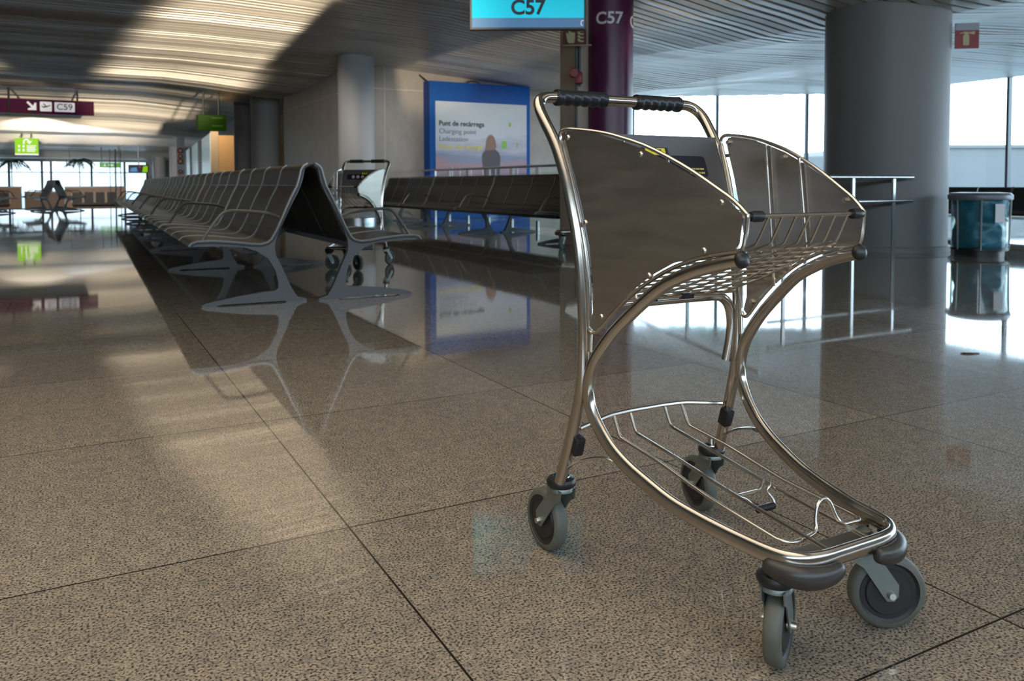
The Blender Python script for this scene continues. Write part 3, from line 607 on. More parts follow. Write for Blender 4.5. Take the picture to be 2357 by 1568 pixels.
# balustrades
def rail(name, pts, ztop, label, posts, lower=None, glass=False, clamps=()):
    t_ = thing(name, (pts[0][0], pts[0][1], 0), 0, label, 'railing'); o = Vector((pts[0][0], pts[0][1], 0))
    P3 = [Vector((p[0], p[1], 0)) - o for p in pts]
    bm = nb(); tube(bm, [p + Vector((0, 0, ztop)) for p in P3], 0.021, 10); finish('handrail', bm, 'railsteel', t_)
    if lower:
        bm = nb(); tube(bm, [p + Vector((0, 0, lower)) for p in P3], 0.017, 10); finish('lower_rail', bm, 'railsteel', t_)
    for (x, y) in posts:
        q = Vector((x, y, 0)) - o
        bm = nb(); box(bm, (q.x - 0.02, q.y - 0.012, 0), (q.x + 0.02, q.y + 0.012, ztop - 0.01), 0.003); finish('post', bm, 'railsteel', t_, smooth=False)
    if glass:
        for a, b in zip(P3, P3[1:]):
            d = b - a; mt = Matrix.Translation(a) @ Matrix.Rotation(math.atan2(d.y, d.x), 4, 'Z')
            bm = nb(); box(bm, (0.02, -0.006, 0.06), (d.length - 0.02, 0.006, ztop - 0.10), mtx=mt); finish('glass_panel', bm, 'railglass', t_, smooth=False)
    for (x, y) in clamps:
        q = Vector((x, y, 0)) - o
        bm = nb(); box(bm, (q.x - 0.02, q.y - 0.055, ztop - 0.15), (q.x + 0.02, q.y + 0.055, ztop - 0.02), 0.004); finish('glass_clamp', bm, 'white', t_, smooth=False)
        bm = nb(); box(bm, (q.x - 0.02, q.y - 0.03, 0), (q.x + 0.02, q.y + 0.03, 0.16), 0.004); finish('floor_clamp', bm, 'railsteel', t_, smooth=False)
    return t_
rail('glass_balustrade', [(6.62, 16.3), (6.62, 8.7), (5.75, 5.66)], 1.05, 'glass balustrade with dark handrail and white clamps behind the seats facing the trolley', [(6.62, 15.6), (6.2, 7.23)], glass=True,
     clamps=[(6.62, 14.9 - 0.88 * k) for k in range(7)])
rail('handrail', [(5.85, 5.66), (7.97, 5.66)], 0.826, 'double bar steel handrail ending in front of the massive column', [(6.05, 5.66), (7.0, 5.64), (7.66, 5.66)], lower=0.575)

# waste bin
wb = thing('waste_bin', (8.43, 5.20, 0), 0, 'round waste bin with grey lid and blue liner', 'bin')
bm = nb(); lathe(bm, [(0.0, 0.0), (0.235, 0.0), (0.235, 0.055), (0.27, 0.06), (0.27, 0.085), (0, 0.085)], 32); finish('base', bm, 'black', wb)
bm = nb(); prof = []
for k in range(15):
    t = k / 14; prof.append((0.236 + 0.012 * math.sin(t * 9) + 0.01 * math.sin(t * 21), 0.086 + t * 0.50))
lathe(bm, [(0.0, 0.086)] + prof, 40)
for v in bm.verts:
    a = math.atan2(v.co.y, v.co.x); r_ = math.hypot(v.co.x, v.co.y)
    if r_ > 0.1: k = 1 + 0.05 * math.sin(a * 5 + v.co.z * 14) + 0.03 * math.sin(a * 11 - v.co.z * 20); v.co.x *= k; v.co.y *= k
finish('blue_liner', bm, 'bag', wb)
bm = nb(); lathe(bm, [(0.30, 0.590), (0.305, 0.60), (0.305, 0.635), (0.28, 0.66), (0.17, 0.668), (0.16, 0.655), (0.262, 0.635), (0.262, 0.590)], 40, closed=True); finish('lid', bm, 'lid', wb)
bm = nb(); lathe(bm, [(0.262, 0.09), (0.266, 0.09), (0.266, 0.60), (0.262, 0.60)], 40, closed=True); finish('clear_shell', bm, 'railglass', wb)
for a in (0.3, 1.7, 2.9, 3.75, 5.35):
    bm = nb(); tube(bm, [(0.272 * math.cos(a), 0.272 * math.sin(a), 0.07), (0.285 * math.cos(a), 0.285 * math.sin(a), 0.61)], 0.009, 8); finish('frame_rod', bm, 'railsteel', wb)
va2 = math.atan2(-5.20, -8.43) + 0.72
bm = nb(); pts = []
mt = Matrix.Rotation(va2, 4, 'Z')
box(bm, (0.271, -0.055, 0.36), (0.275, 0.055, 0.55), mtx=mt); finish('paper_notice', bm, 'white', wb, smooth=False)

# dry leaf on the floor
lf = nb(); extrude_poly(lf, [(-0.035, 0), (-0.02, 0.008), (0.01, 0.01), (0.02, 0.003), (0.05, 0.0), (0.02, -0.004), (-0.01, -0.010)], 'Z', 0.001, 0.005)
lo = tag(finish('dry_leaf', lf, 'leafbrown', smooth=False), 'tiny dry brown leaf lying on the floor right of the trolley', 'leaf'); lo.location = (3.496, 2.194, 0); lo.rotation_euler = (0, 0, -0.5)
# ------------------------------------------------------------------ beam seating
ZS = 0.008
RIM = [(0.618, 0.371), (0.634, 0.391), (0.665, 0.402), (0.742, 0.404), (0.82, 0.398), (0.900, 0.390), (0.981, 0.378), (1.046, 0.373), (1.088, 0.383), (1.113, 0.403), (1.147, 0.462), (1.191, 0.560), (1.234, 0.658), (1.278, 0.743), (1.296, 0.804), (1.305, 0.847), (1.322, 0.873), (1.349, 0.890)]
LEG = [(0.671, 0.374 - 0.006), (0.778, 0.366), (0.888, 0.361), (0.946, 0.354), (1.023, 0.328), (1.091, 0.278), (1.137, 0.199), (1.153, 0.127), (1.154, 0.089), (1.135, 0.071), (1.042, 0.064), (0.906, 0.048), (0.773, 0.026), (0.712, 0.015), (0.688, 0.005), (0.690, -0.008), (0.773, -0.008), (0.80, 0.0), (1.195, 0.0), (1.205, -0.008), (1.332, -0.008), (1.336, 0.004), (1.276, 0.021), (1.258, 0.048), (1.230, 0.098), (1.184, 0.207), (1.140, 0.300), (1.134, 0.342), (1.139, 0.390), (1.163, 0.450), (1.193, 0.513), (1.243, 0.620), (1.290, 0.709), (1.316, 0.778), (1.326, 0.830), (1.335, 0.862), (1.352, 0.880)]
OX = 1.349
PITCH_ = 0.60
def loc(p): return (p[0] - OX, p[1] + ZS)
def leg_frame_bm(w=0.042):
    bm = nb()
    poly = [loc(p) for p in LEG] + [loc(p) for p in RIM[::-1]]
    extrude_poly(bm, poly, 'Y', -w / 2, w / 2)
    return bm
def rim_bm(y0, y1, th=0.012, lift=0.004):
    bm = nb(); up = []; dn = []
    n = len(RIM)
    for i, p in enumerate(RIM):
        a = Vector(RIM[max(i - 1, 0)]); b = Vector(RIM[min(i + 1, n - 1)]); t = (b - a).normalized(); nr = Vector((-t.y, t.x))
        q = Vector(p) + nr * lift; up.append(loc(q)); dn.append(loc(q - nr * th))
    for yy0, yy1 in ((y0, y1),):
        prev = None
        for u, d in zip(up, dn):
            r = [bm.verts.new((u[0], yy0, u[1])), bm.verts.new((u[0], yy1, u[1])), bm.verts.new((d[0], yy1, d[1])), bm.verts.new((d[0], yy0, d[1]))]
            if prev:
                for k in range(4): bm.faces.new((prev[k], prev[(k + 1) % 4], r[(k + 1) % 4], r[k]))
            else: bm.faces.new(r[::-1])
            prev = r
        bm.faces.new(prev)
    return bm
def shell_bm(w):
    P = smooth_path([(p[0], p[1], 0) for p in RIM], 3); P = [Vector((p.x, p.y)) for p in P]
    P.append(Vector((1.362, 0.884))); P.append(Vector((1.366, 0.868)))
    # seams: pressed grooves across the back and above the seat bend
    n = len(P); bm = nb(); prev = None
    for i, p in enumerate(P):
        a = P[max(i - 1, 0)]; b = P[min(i + 1, n - 1)]; t = (b - a).normalized(); nr = Vector((-t.y, t.x))
        up = p - nr * 0.003; dn = p - nr * 0.026
        if i in (0, n - 1): dn = p - nr * 0.014
        rows = [(up, -w / 2 + 0.006, 0), (up, w / 2 - 0.006, 0), (up - nr * 0.006, w / 2, 0), (dn, w / 2 - 0.004, 0), (dn, -w / 2 + 0.004, 0), (up - nr * 0.006, -w / 2, 0)]
        r = [bm.verts.new((loc(q)[0], y, loc(q)[1])) for q, y, _ in rows]
        if prev:
            for k in range(6): bm.faces.new((prev[k], prev[(k + 1) % 6], r[(k + 1) % 6], r[k]))
        else: bm.faces.new(r[::-1])
        prev = r
    bm.faces.new(prev)
    return bm
def seam_bm(w, zs):
    bm = nb()
    for z in zs:
        for (a, b) in zip(RIM, RIM[1:]):
            if a[0] > 1.05 and a[1] <= z <= b[1]:
                t = (z - a[1]) / (b[1] - a[1]); x = a[0] + t * (b[0] - a[0]); x0, z0 = loc((x - 0.001, z))
                box(bm, (x0 - 0.001, -w / 2 + 0.008, z0 - 0.0022), (x0 + 0.006, w / 2 - 0.008, z0 + 0.0022))
    return bm
ARM = [(0.700, 0.405), (0.735, 0.462), (0.783, 0.530), (0.815, 0.568), (0.850, 0.584), (0.900, 0.586), (0.983, 0.580), (1.065, 0.571), (1.120, 0.560), (1.170, 0.540)]
def arm_bm():
    bm = nb(); tube(bm, smooth_path([(*[loc(p)[0]], 0, loc(p)[1]) for p in ARM], 3), 0.013, 8, ell=(1.25, 0.8)); return bm
def make_row(name, bays, location, rz, label, group=None, lod=0):
    t_ = thing(name, location, rz, label, 'seat row', group)
    n = bays * 4; L_ = bays * 2.4
    me = {}
    def part(nm, key, fn, matx, y):
        if key not in me:
            o = finish(nm, fn(), matx, t_, smooth=True, angle=35); me[key] = o
        else:
            o = me[key].copy(); COL.objects.link(o); o.parent = t_
        o.location = (0, y, 0); return o
    for k in range(n):
        s = part('seat', 'seat', lambda: shell_bm(PITCH_ - 0.022), 'leather', (k + 0.5) * PITCH_)
        if lod == 0:
            first = 'seam' not in me
            q = part('seam', 'seam', lambda: seam_bm(PITCH_ - 0.03, (0.745, 0.46)), 'black', 0)
            q.parent = s; q.location = (0, 0, 0)
    for k in range(n + 1):
        if k % 4 and lod < 2: part('seat_divider', 'div', lambda: rim_bm(-0.0055, 0.0055, 0.012, 0.003), 'rim', k * PITCH_)
    for k in range(bays + 1):
        part('leg_frame', 'leg', leg_frame_bm, 'cast', k * 2.4)
        if k in (0, bays):
            sgn = -1 if k == 0 else 1
            part('edge_gasket', 'gas%d' % k, lambda: rim_bm(sgn * 0.021 - 0.003, sgn * 0.021 + 0.003, 0.010, -0.009), 'black', k * 2.4)
            part('edge_rim', 'er%d' % k, lambda: rim_bm(sgn * 0.024 - 0.007, sgn * 0.024 + 0.007, 0.009, 0.005), 'rim', k * 2.4)
        else: part('edge_rim', 'er', lambda: rim_bm(-0.023, 0.023, 0.012, 0.005), 'rim', k * 2.4)
        part('armrest', 'arm', arm_bm, 'arm', k * 2.4)
    bm = nb(); x0, z0 = loc((0.99, 0.335)); box(bm, (x0 - 0.045, 0.02, z0 - 0.03), (x0 + 0.045, L_ - 0.02, z0 + 0.03), 0.006); finish('beam', bm, 'black', t_, smooth=False)
    return t_
A9 = R(-0.9)
dirn = Vector((-math.sin(A9), math.cos(A9), 0))
org = Vector((1.345, 5.31, 0))
make_row('seat_row', 7, org, A9, 'long row of dark seats facing left, the left half of the back-to-back block')
make_row('seat_row', 7, org + Vector((0.045, -0.02, 0)) + dirn * 16.8, A9 + PI, 'long row of dark seats facing right towards the parked trolley')
make_row('seat_row', 3, (5.79, 8.80, 0), 0, 'row of twelve dark seats in front of the glass balustrade and blue poster')
make_row('seat_row', 3, (5.83, 16.0, 0), PI, 'row of dark seats with its backs to the twelve seats, seen only beneath them', lod=1)
make_row('seat_row', 1, (-0.42, 26.7, 0), R(6), 'short far row facing left, its pale seats catching the window light', lod=1)
make_row('seat_row', 1, (-0.626, 29.09, 0), PI + R(6), 'short far row facing right, back to back beside the pale wall', lod=1)
make_row('seat_row', 1, (-2.35, 27.7, 0), PI + R(8), 'far row of seats cut off by the left picture edge', lod=1)
# low backed seats under the east window
r_ = make_row('seat_row', 3, (9.0 + 4.9, 3.2, -0.02), 0, 'low backed dark seats by the window behind the waste bin', lod=1)
r_.scale = (1, 1, 0.80)

# ------------------------------------------------------------------ luggage trolley (local frame: +X forward, Z up)
def wy(x): return 0.1786 - 0.175 * x
TUBE_L = [(.228, .139, .640), (.19, .146, .631), (.15, .153, .619), (.11, .160, .603), (.066, .167, .580), (.012, .177, .537), (-.042, .186, .488), (-.084, .193, .437), (-.102, .1965, .400), (-.108, .197, .365), (-.101, .196, .333), (-.080, .192, .300), (-.050, .187, .270), (-.010, .180, .246), (.035, .172, .228), (.09, .163, .210), (.14, .154, .201), (.19, .145, .195), (.24, .136, .191), (.280, .130, .190), (.308, .121, .190), (.328, .100, .190), (.336, .07, .190), (.337, .03, .190), (.337, 0, .190)]
LEGT = [(-.186, .211, .166), (-.169, .208, .217), (-.146, .204, .29), (-.127, .201, .36), (-.119, .200, .43), (-.120, .200, .52), (-.134, .202, .638), (-.158, .207, .737), (-.183, .211, .805), (-.207, .214, .85), (-.235, .218, .888), (-.254, .218, .912), (-.268, .210, .929), (-.274, .192, .938), (-.275, .165, .940), (-.275, .10, .940), (-.275, 0, .940)]
PANEL = [(-.187, .855), (-.180, .864), (-.165, .866), (-.142, .864), (-.10, .859), (-.06, .852), (-.028, .844), (.027, .828), (.083, .805), (.134, .780), (.186, .750), (.214, .733), (.236, .714), (.239, .706), (.233, .664), (.224, .654), (.196, .648), (.154, .639), (.10, .620), (.05, .594), (0, .560), (-.05, .516), (-.078, .487), (-.094, .478), (-.105, .486), (-.107, .515), (-.108, .56), (-.119, .640), (-.141, .722), (-.160, .782), (-.178, .828)]
def mirror(pts, s): return [(p[0], p[1] * s, p[2]) for p in pts]
def make_trolley(location, rz, scale, label):
    t_ = thing('luggage_trolley', location, rz, label, 'trolley', None); t_.scale = (scale,) * 3
    # base tube: one bent tube, open ends at the top, U at the front
    half = smooth_path(TUBE_L, 3); full = half + [Vector((p.x, -p.y, p.z)) for p in half[::-1][1:]]
    bm = nb(); fl = [min(1, max(0, (0.42 - p.z) / 0.14)) for p in full]; tube(bm, full, 0.0118, 16, ell=[(1 - 0.30 * f, 1 + 0.24 * f) for f in fl]); finish('base_tube', bm, 'steel', t_, angle=60)
    for s in (1, -1):
        d = Vector((.038, -.007 * s, .009)).normalized(); c = Vector((.228, .139 * s, .640)); mt = Matrix.Translation(c) @ d.to_track_quat('Z', 'Y').to_matrix().to_4x4()
        bm = nb(); lathe(bm, [(0.0125, -0.004), (0.0138, 0.0), (0.0138, 0.004), (0.010, 0.009), (0.004, 0.011), (0, 0.0112)], 20, mtx=mt); finish('end_cap', bm, 'rubber', t_)
    half = smooth_path(LEGT, 3); full = half + [Vector((p.x, -p.y, p.z)) for p in half[::-1][1:]]
    bm = nb(); tube(bm, full, 0.0118, 14); finish('handle_frame', bm, 'steel', t_, angle=60)
    for s in (1, -1):
        bm = nb(); pr = [(0.0, 0.040)]; zz = 0.040
        pr = [(0.0115, 0.0405), (0.0165, 0.041), (0.0175, 0.044), (0.0165, 0.047)]
        for k in range(25):
            t = k / 24; pr.append((0.0158 + 0.0016 * math.cos(t * 2 * PI * 5), 0.049 + t * 0.108))
        pr += [(0.0175, 0.160), (0.0178, 0.163), (0.0165, 0.166), (0.0115, 0.1665)]
        lathe(bm, [(r, h_ * s) for r, h_ in pr], 20, 'Y', (-0.275, 0, 0.940))
        for v in bm.verts:   # finger waves only beneath: flatten the top
            if v.co.z > 0.940: 
                q = Vector((v.co.x + 0.275, 0, v.co.z - 0.94)); r_ = q.length
                if r_ > 0.0125 and 0.048 < abs(v.co.y) < 0.158: q = q.normalized() * 0.0168; v.co.x = -0.275 + q.x; v.co.z = 0.94 + q.z
        finish('hand_grip', bm, 'grip', t_, angle=50)
    # inverted U cross tube between the legs
    bm = nb(); U_ = [(-.139, .1865, .378), (-.132, .1905, .425), (-.128, .190, .462), (-.126, .180, .498), (-.125, .160, .517), (-.125, .13, .523), (-.125, 0, .524)]
    half = smooth_path(U_, 3); full = half + [Vector((p.x, -p.y, p.z)) for p in half[::-1][1:]]
    tube(bm, full, 0.0108, 12); finish('cross_tube', bm, 'steel', t_, angle=60)
    for s in (1, -1):
        # panel frame rod, sheet and rivets
        P3 = [Vector((x, wy(x) * s, z)) for x, z in PANEL]
        bm = nb(); tube(bm, smooth_path(P3, 2, closed=True), 0.0038, 8, closed=True); finish('panel_frame', bm, 'wire', t_)
        cx_, cz_ = 0.03, 0.70
        ins = []
        for x, z in PANEL:
            dx, dz = x - cx_, z - cz_; L_ = math.hypot(dx, dz); k = (L_ - 0.0065) / L_; ins.append((cx_ + dx * k, cz_ + dz * k))
        ins = [(x + (0.012 if (x < -0.09 and z > 0.5) else 0), z) for x, z in ins]
        bm = nb(); A = [bm.verts.new((x, (wy(x) + 0.0035) * s, z)) for x, z in ins]; B = [bm.verts.new((x, (wy(x) + 0.0020) * s, z)) for x, z in ins]
        n = len(A); fa = bm.faces.new(A); fb = bm.faces.new(B[::-1])
        for i in range(n): bm.faces.new((A[i], A[(i + 1) % n], B[(i + 1) % n], B[i]))
        fa.normal_update(); fb.normal_update(); bmesh.ops.triangulate(bm, faces=[fa, fb]); pan = finish('side_panel', bm, 'sheet', t_, smooth=False)
        for (x, z) in ((-.160, .850), (.024, .812), (.193, .730), (.160, .651), (.044, .600), (-.070, .513), (-.112, .687)):
            mt = Matrix.Translation((x, (wy(x) + 0.0028) * s, z)) @ Matrix.Rotation(PI / 2 * (-s), 4, 'X')
            bm = nb(); lathe(bm, [(0.0016, 0.0030), (0.0036, 0.0034), (0.0052, 0.0016), (0.0054, 0), (0.0054, -0.004), (0.0045, -0.0065), (0.0, -0.0075)], 14, mtx=mt); finish('rivet', bm, 'rivet', pan)
        # inner rear upright rod beside the leg, vertical stiffeners inside the panel
        bm = nb(); tube(bm, smooth_path([(-.183, .203 * s, .845), (-.160, .200 * s, .775), (-.137, .196 * s, .70), (-.116, .193 * s, .61), (-.107, .192 * s, .52), (-.106, .194 * s, .44)], 3), 0.0036, 8); finish('rear_rod', bm, 'wire', t_)
        for pts in ([(-.026, .838), (.006, .555)], [(.075, .808), (.098, .640)]):
            bm = nb(); tube(bm, [(x, (wy(x) - 0.004) * s, z) for x, z in pts], 0.0030, 8); finish('stiffener', bm, 'wire', t_)
        # strut from leg to base tube, black clip
        bm = nb(); tube(bm, smooth_path([(-.172, .206 * s, .192), (-.158, .205 * s, .206), (-.128, .199 * s, .224), (-.095, .193 * s, .238), (-.062, .187 * s, .247), (-.040, .183 * s, .246)], 3), 0.0040, 8, ell=(1.3, 0.7)); finish('leg_strut', bm, 'wire', t_)
        bm = nb(); box(bm, (-.012, -.011, -.019), (.012, .011, .019), 0.003, mtx=Matrix.Translation((-.148, .196 * s, .249)) @ Matrix.Rotation(R(17), 4, 'Y')); finish('leg_clip', bm, 'rubber', t_)
        # rubber sleeves on the basket nose rod
        bm = nb(); lathe(bm, [(0.0038, .106 * s), (0.0085, .106 * s), (0.009, .109 * s), (0.009, .123 * s), (0.0082, .126 * s), (0.0075, .131 * s), (0.0038, .1315 * s)], 16, 'Y', (.238, 0, .7085)); finish('rod_sleeve', bm, 'rubber', t_)
    bm = nb(); tube(bm, [(.238, -.137, .7085), (.238, .137, .7085)], 0.0040, 8); finish('nose_rod', bm, 'wire', t_)
    # wire basket
    bk = None; bm = nb()
    for k in range(7):
        y = -.093 + .031 * k
        tube(bm, smooth_path([(.240, y, .707), (.222, y * 1.02, .672), (.214, y * 1.03, .661), (.198, y * 1.05, .655), (.10, y * 1.22, .612), (0, y * 1.42, .570), (-.112, y * 1.62, .533)], 3), 0.0023, 6)
    for k in range(11):
        x = .165 - .0265 * k; z = .533 + (x + .112) * (.655 - .533) / (.198 + .112); z = z + 0.004
        yw = wy(x) - 0.006; tube(bm, [(x, -yw, z), (x, yw, z)], 0.0019, 6)
    finish('wire_basket', bm, 'wire', t_)
    bm = nb(); tube(bm, [(-.114, -.187, .531), (-.114, .187, .531)], 0.0036, 8); finish('basket_rear_rod', bm, 'wire', t_)
    for y in (-0.04, 0.055):
        bm = nb(); box(bm, (-.128, y - .018, .524), (-.108, y + .012, .536), 0.002); finish('basket_clip', bm, 'rubber', t_, smooth=False)
    # sign board between the legs
    def bx(z): return -.176 - (z - .80) * 0.42 if z > .80 else -.150 - (z - .72) * .325
    bm = nb(); zs = [.862, .83, .80, .76, .72, .68, .64, .60]; xs_ = [-.186, -.176, -.166, -.150, -.139, -.129, -.121, -.117]
    prev = None
    for z, x in zip(zs, xs_):
        r = [bm.verts.new((x - .004, -.197, z)), bm.verts.new((x - .004, .197, z)), bm.verts.new((x - .0075, .197, z)), bm.verts.new((x - .0075, -.197, z))]
        if prev:
            for k in range(4): bm.faces.new((prev[k], prev[(k + 1) % 4], r[(k + 1) % 4], r[k]))
        else: bm.faces.new(r[::-1])
        prev = r
    bm.faces.new(prev); bd = finish('sign_board', bm, 'board', t_, smooth=True, angle=30)
    tl = Matrix.Translation((-.1665, 0, .797)) @ Matrix.Rotation(R(-21), 4, 'Y')
    bm = nb(); extrude_poly(bm, [(y, z) for y, z in rrect(-.15, -.024, .15, .024, .008)], 'X', -.003, .0005); bmesh.ops.transform(bm, matrix=tl, verts=bm.verts); finish('black_plate', bm, 'navy', bd, smooth=False)
    for k in range(3):
        c = tl @ Matrix.Translation((0.0008, (k - 1) * .045 - 0.045, 0)); 
        bm = nb(); lathe(bm, [(0, 0), (.016, 0), (.016, .0008), (0, .0008)], 20, 'X', mtx=c); finish('pictogram_disc', bm, 'white', bd, smooth=False)
        bm = nb(); lathe(bm, [(.0125, .0008), (.016, .0008), (.016, .0014), (.0125, .0014)], 20, 'X', mtx=c, closed=True); finish('pictogram_ring', bm, 'red', bd, smooth=False)
        bm = nb(); box(bm, (.0009, -.004, -.008), (.0013, .004, .006), mtx=c @ Matrix.Rotation(0.5 * (k - 1), 4, 'X')); finish('pictogram_mark', bm, 'inkgrey' if k == 0 else 'darkred', bd, smooth=False)
    bm = nb()
    for k in range(2): 
        for j in range(7): box(bm, (.0008, .10 + j * .006, -.008 - k * .009), (.0012, .104 + j * .006 + (j % 2) * .001, -.004 - k * .009), mtx=tl)
    finish('small_print', bm, 'yellowink', bd, smooth=False)
    ts = Matrix.Translation((-.177, .018, .8265)) @ Matrix.Rotation(R(-20), 4, 'Y')
    bm = nb(); box(bm, (-.004, -.034, -.010), (.002, .034, .010), 0.001, mtx=ts); finish('sticker_holder', bm, 'rubber', bd, smooth=False)
    bm = nb(); box(bm, (.002, -.027, -.0075), (.0028, .025, .0075), mtx=ts); finish('yellow_sticker', bm, 'yellow', bd, smooth=False)
    bm = nb()
    for j in range(9): box(bm, (.0028, -.012 + j * .003, -.001), (.0031, -.0105 + j * .003 + (j % 3) * .0005, .0055), mtx=ts)
    finish('sticker_bars', bm, 'ink', bd, smooth=False)
    # luggage platform: cross rod, two straight rods, looped rod with hump
    bm = nb(); tube(bm, round_corners([(-.152, .187, .279), (-.172, .10, .288), (-.176, .045, .289), (-.176, -.045, .289), (-.172, -.10, .288), (-.152, -.187, .279)], .015, 4), 0.0046, 8); finish('platform_cross_rod', bm, 'wire', t_)
    for s in (1, -1):
        bm = nb(); tube(bm, round_corners([(-.176, .046 * s, .287), (-.155, .046 * s, .248), (-.03, .045 * s, .233), (.12, .045 * s, .213), (.333, .045 * s, .193)], .012, 4), 0.0034, 8); finish('platform_rod', bm, 'wire', t_)
    hump = [(-.172, -.090, .286), (-.150, -.090, .246), (-.03, -.090, .234), (.108, -.090, .211), (.262, -.090, .197), (.280, -.075, .195), (.274, -.03, .193), (.268, -.008, .196), (.263, -.002, .212), (.260, .006, .234), (.259, .022, .240), (.261, .034, .230), (.266, .042, .208), (.272, .052, .196), (.277, .072, .197), (.278, .086, .198), (.262, .090, .200), (.108, .090, .211), (-.03, .090, .234), (-.150, .090, .246), (-.172, .090, .286)]
    P = round_corners(hump[:5], .012, 3)[:-1] + smooth_path(hump[4:17], 3) + round_corners(hump[16:], .012, 3)[1:]
    bm = nb(); tube(bm, P, 0.0036, 8); finish('looped_rod', bm, 'wire', t_, angle=60)
    bm = nb(); tube(bm, round_corners([(.105, -.045, .216), (.112, -.030, .203), (.112, .030, .203), (.105, .045, .217)], .008, 4), 0.0036, 8); finish('cross_strap', bm, 'wire', t_)
    bm = nb(); tube(bm, smooth_path([(.118, -.046, .213), (.122, -.034, .208), (.130, -.022, .203), (.138, -.010, .190), (.140, 0, .184), (.140, .034, .184), (.135, .036, .195), (.128, .030, .206), (.128, .036, .215), (.120, .045, .216)], 3), 0.0026, 8); finish('pedal_wire', bm, 'wire', t_, angle=60)
    bm = nb(); lathe(bm, [(0.0026, -.006), (.0062, -.006)] + [(.0062 + .0006 * (k % 2), -.004 + k * .0035) for k in range(11)] + [(.0062, .034), (.0026, .034)], 12, 'Y', (.140, 0, .184)); finish('pedal_sleeve', bm, 'rubber', t_)
    # front cross plate and bumpers
    bm = nb(); box(bm, (.258, -.118, .166), (.327, .118, .170)); finish('front_plate', bm, 'sheet', t_, smooth=False)
    for s in (1, -1):
        bm = nb(); P = smooth_path([(.280, .137 * s, .176), (.305, .130 * s, .172), (.328, .116 * s, .170), (.342, .092 * s, .169), (.346, .064 * s, .170), (.345, .040 * s, .176)], 4)
        rr = [0.007 + 0.0085 * math.sin(PI * min(1, k / (len(P) - 1) * 1.0)) ** 0.5 if 0 < k < len(P) - 1 else 0.006 for k in range(len(P))]
        tube(bm, P, rr, 14, ell=(0.95, 1.2)); finish('corner_bumper', bm, 'bumper', t_, angle=70)
    # castors
    def caster(x, y, ztop, ang, trail=.038, rad=.060):
        mt = Matrix.Translation((x, y, 0))
        rot = mt @ Matrix.Rotation(ang, 4, 'Z')
        bm = nb(); lathe(bm, [(0, ztop + .004), (.014, ztop + .004), (.020, ztop + .001), (.027, ztop - .001), (.030, ztop - .006), (.030, ztop - .012), (.026, ztop - .018), (0, ztop - .018)], 24, mtx=mt); c = finish('caster', bm, 'rubber', t_, label='dark rubber ring above the wheel')
        bm = nb(); lathe(bm, [(0, ztop + .02), (.0095, ztop + .02), (.0095, ztop + .004), (.017, ztop + .004), (.018, ztop + .001), (0, ztop)], 20, mtx=mt); finish('stem', bm, 'steel', c)
        zt = ztop - .018; tr = trail; rw = rad; kw = rad / .0575
        bm = nb(); lathe(bm, [(0, zt), (.024, zt), (.026, zt - .004), (.026, zt - .008), (0, zt - .008)], 20, mtx=rot)
        for s in (1, -1):
            pts = [(-.026, zt - .002), (.024, zt - .002), (.026, zt - .022), (tr + .014, rw + .016), (tr + .013, rw - .004), (tr + .006, rw - .012), (tr - .006, rw - .012), (tr - .013, rw - .003), (-.006, zt - .032), (-.022, zt - .022)]
            n0 = len(bm.verts); b2 = nb(); extrude_poly(b2, pts, 'Y', s * .0175 - .0012, s * .0175 + .0012); bmesh.ops.transform(b2, matrix=rot, verts=b2.verts)
            me_ = bpy.data.meshes.new('tmp'); b2.to_mesh(me_); b2.free(); bm.from_mesh(me_); bpy.data.meshes.remove(me_)
        finish('fork', bm, 'zinc', c, angle=30)
        wc = rot @ Matrix.Translation((tr, 0, rw)) @ Matrix.Diagonal((kw, 1.15, kw, 1))
        bm = nb(); lathe(bm, [(.046, -.0125), (.0535, -.0115), (.0568, -.0075), (.0575, 0), (.0568, .0075), (.0535, .0115), (.046, .0125)], 40, 'Y', mtx=wc, closed=True); finish('tyre', bm, 'tread', c, angle=50)
        bm = nb(); lathe(bm, [(0, -.0105), (.034, -.0105), (.036, -.008), (.042, -.008), (.0462, -.0112), (.0462, .0112), (.042, .008), (.036, .008), (.034, .0105), (0, .0105)], 36, 'Y', mtx=wc); finish('wheel_hub', bm, 'hub', c, angle=30)
        bm = nb(); lathe(bm, [(0, -.0235), (.005, -.0235), (.0062, -.019), (.0062, .019), (.005, .0235), (0, .0235)], 12, 'Y', mtx=wc); finish('axle_bolt', bm, 'rivet', c, angle=30)
    caster(-.203, -.197, .168, R(180), .055, .0635); caster(-.203, .206, .168, R(169), .055, .0635)
    caster(.284, -.115, .160, R(121), .030, .0655); caster(.262, .118, .160, R(60), .040, .0645)
    for s in (1, -1):
        bm = nb(); lathe(bm, [(0, .182), (.006, .182), (.0125, .178), (.0125, .170), (0, .170)], 16, mtx=Matrix.Translation((.276, .100 * s, 0))); finish('mounting_bolt', bm, 'zinc', t_)
    return t_
tr1 = make_trolley((1.0562, 1.1772, 0), -1.5573, 1.0, 'large steel luggage trolley in the foreground facing the camera')
tr2 = copy_tree(tr1); tr2.location = (2.27, 7.23, 0); tr2.rotation_euler = (0, 0, R(-132)); tr2.scale = (1.04,) * 3
tr2['label'] = 'small distant luggage trolley parked behind the end of the seat rows'
tr3 = copy_tree(tr1); tr3.location = (5.33, 8.02, 0); tr3.rotation_euler = (0, 0, R(150)); tr3.scale = (1.04,) * 3
tr3['label'] = 'mostly hidden trolley whose castor shows left of the front trolley by the dark seats'

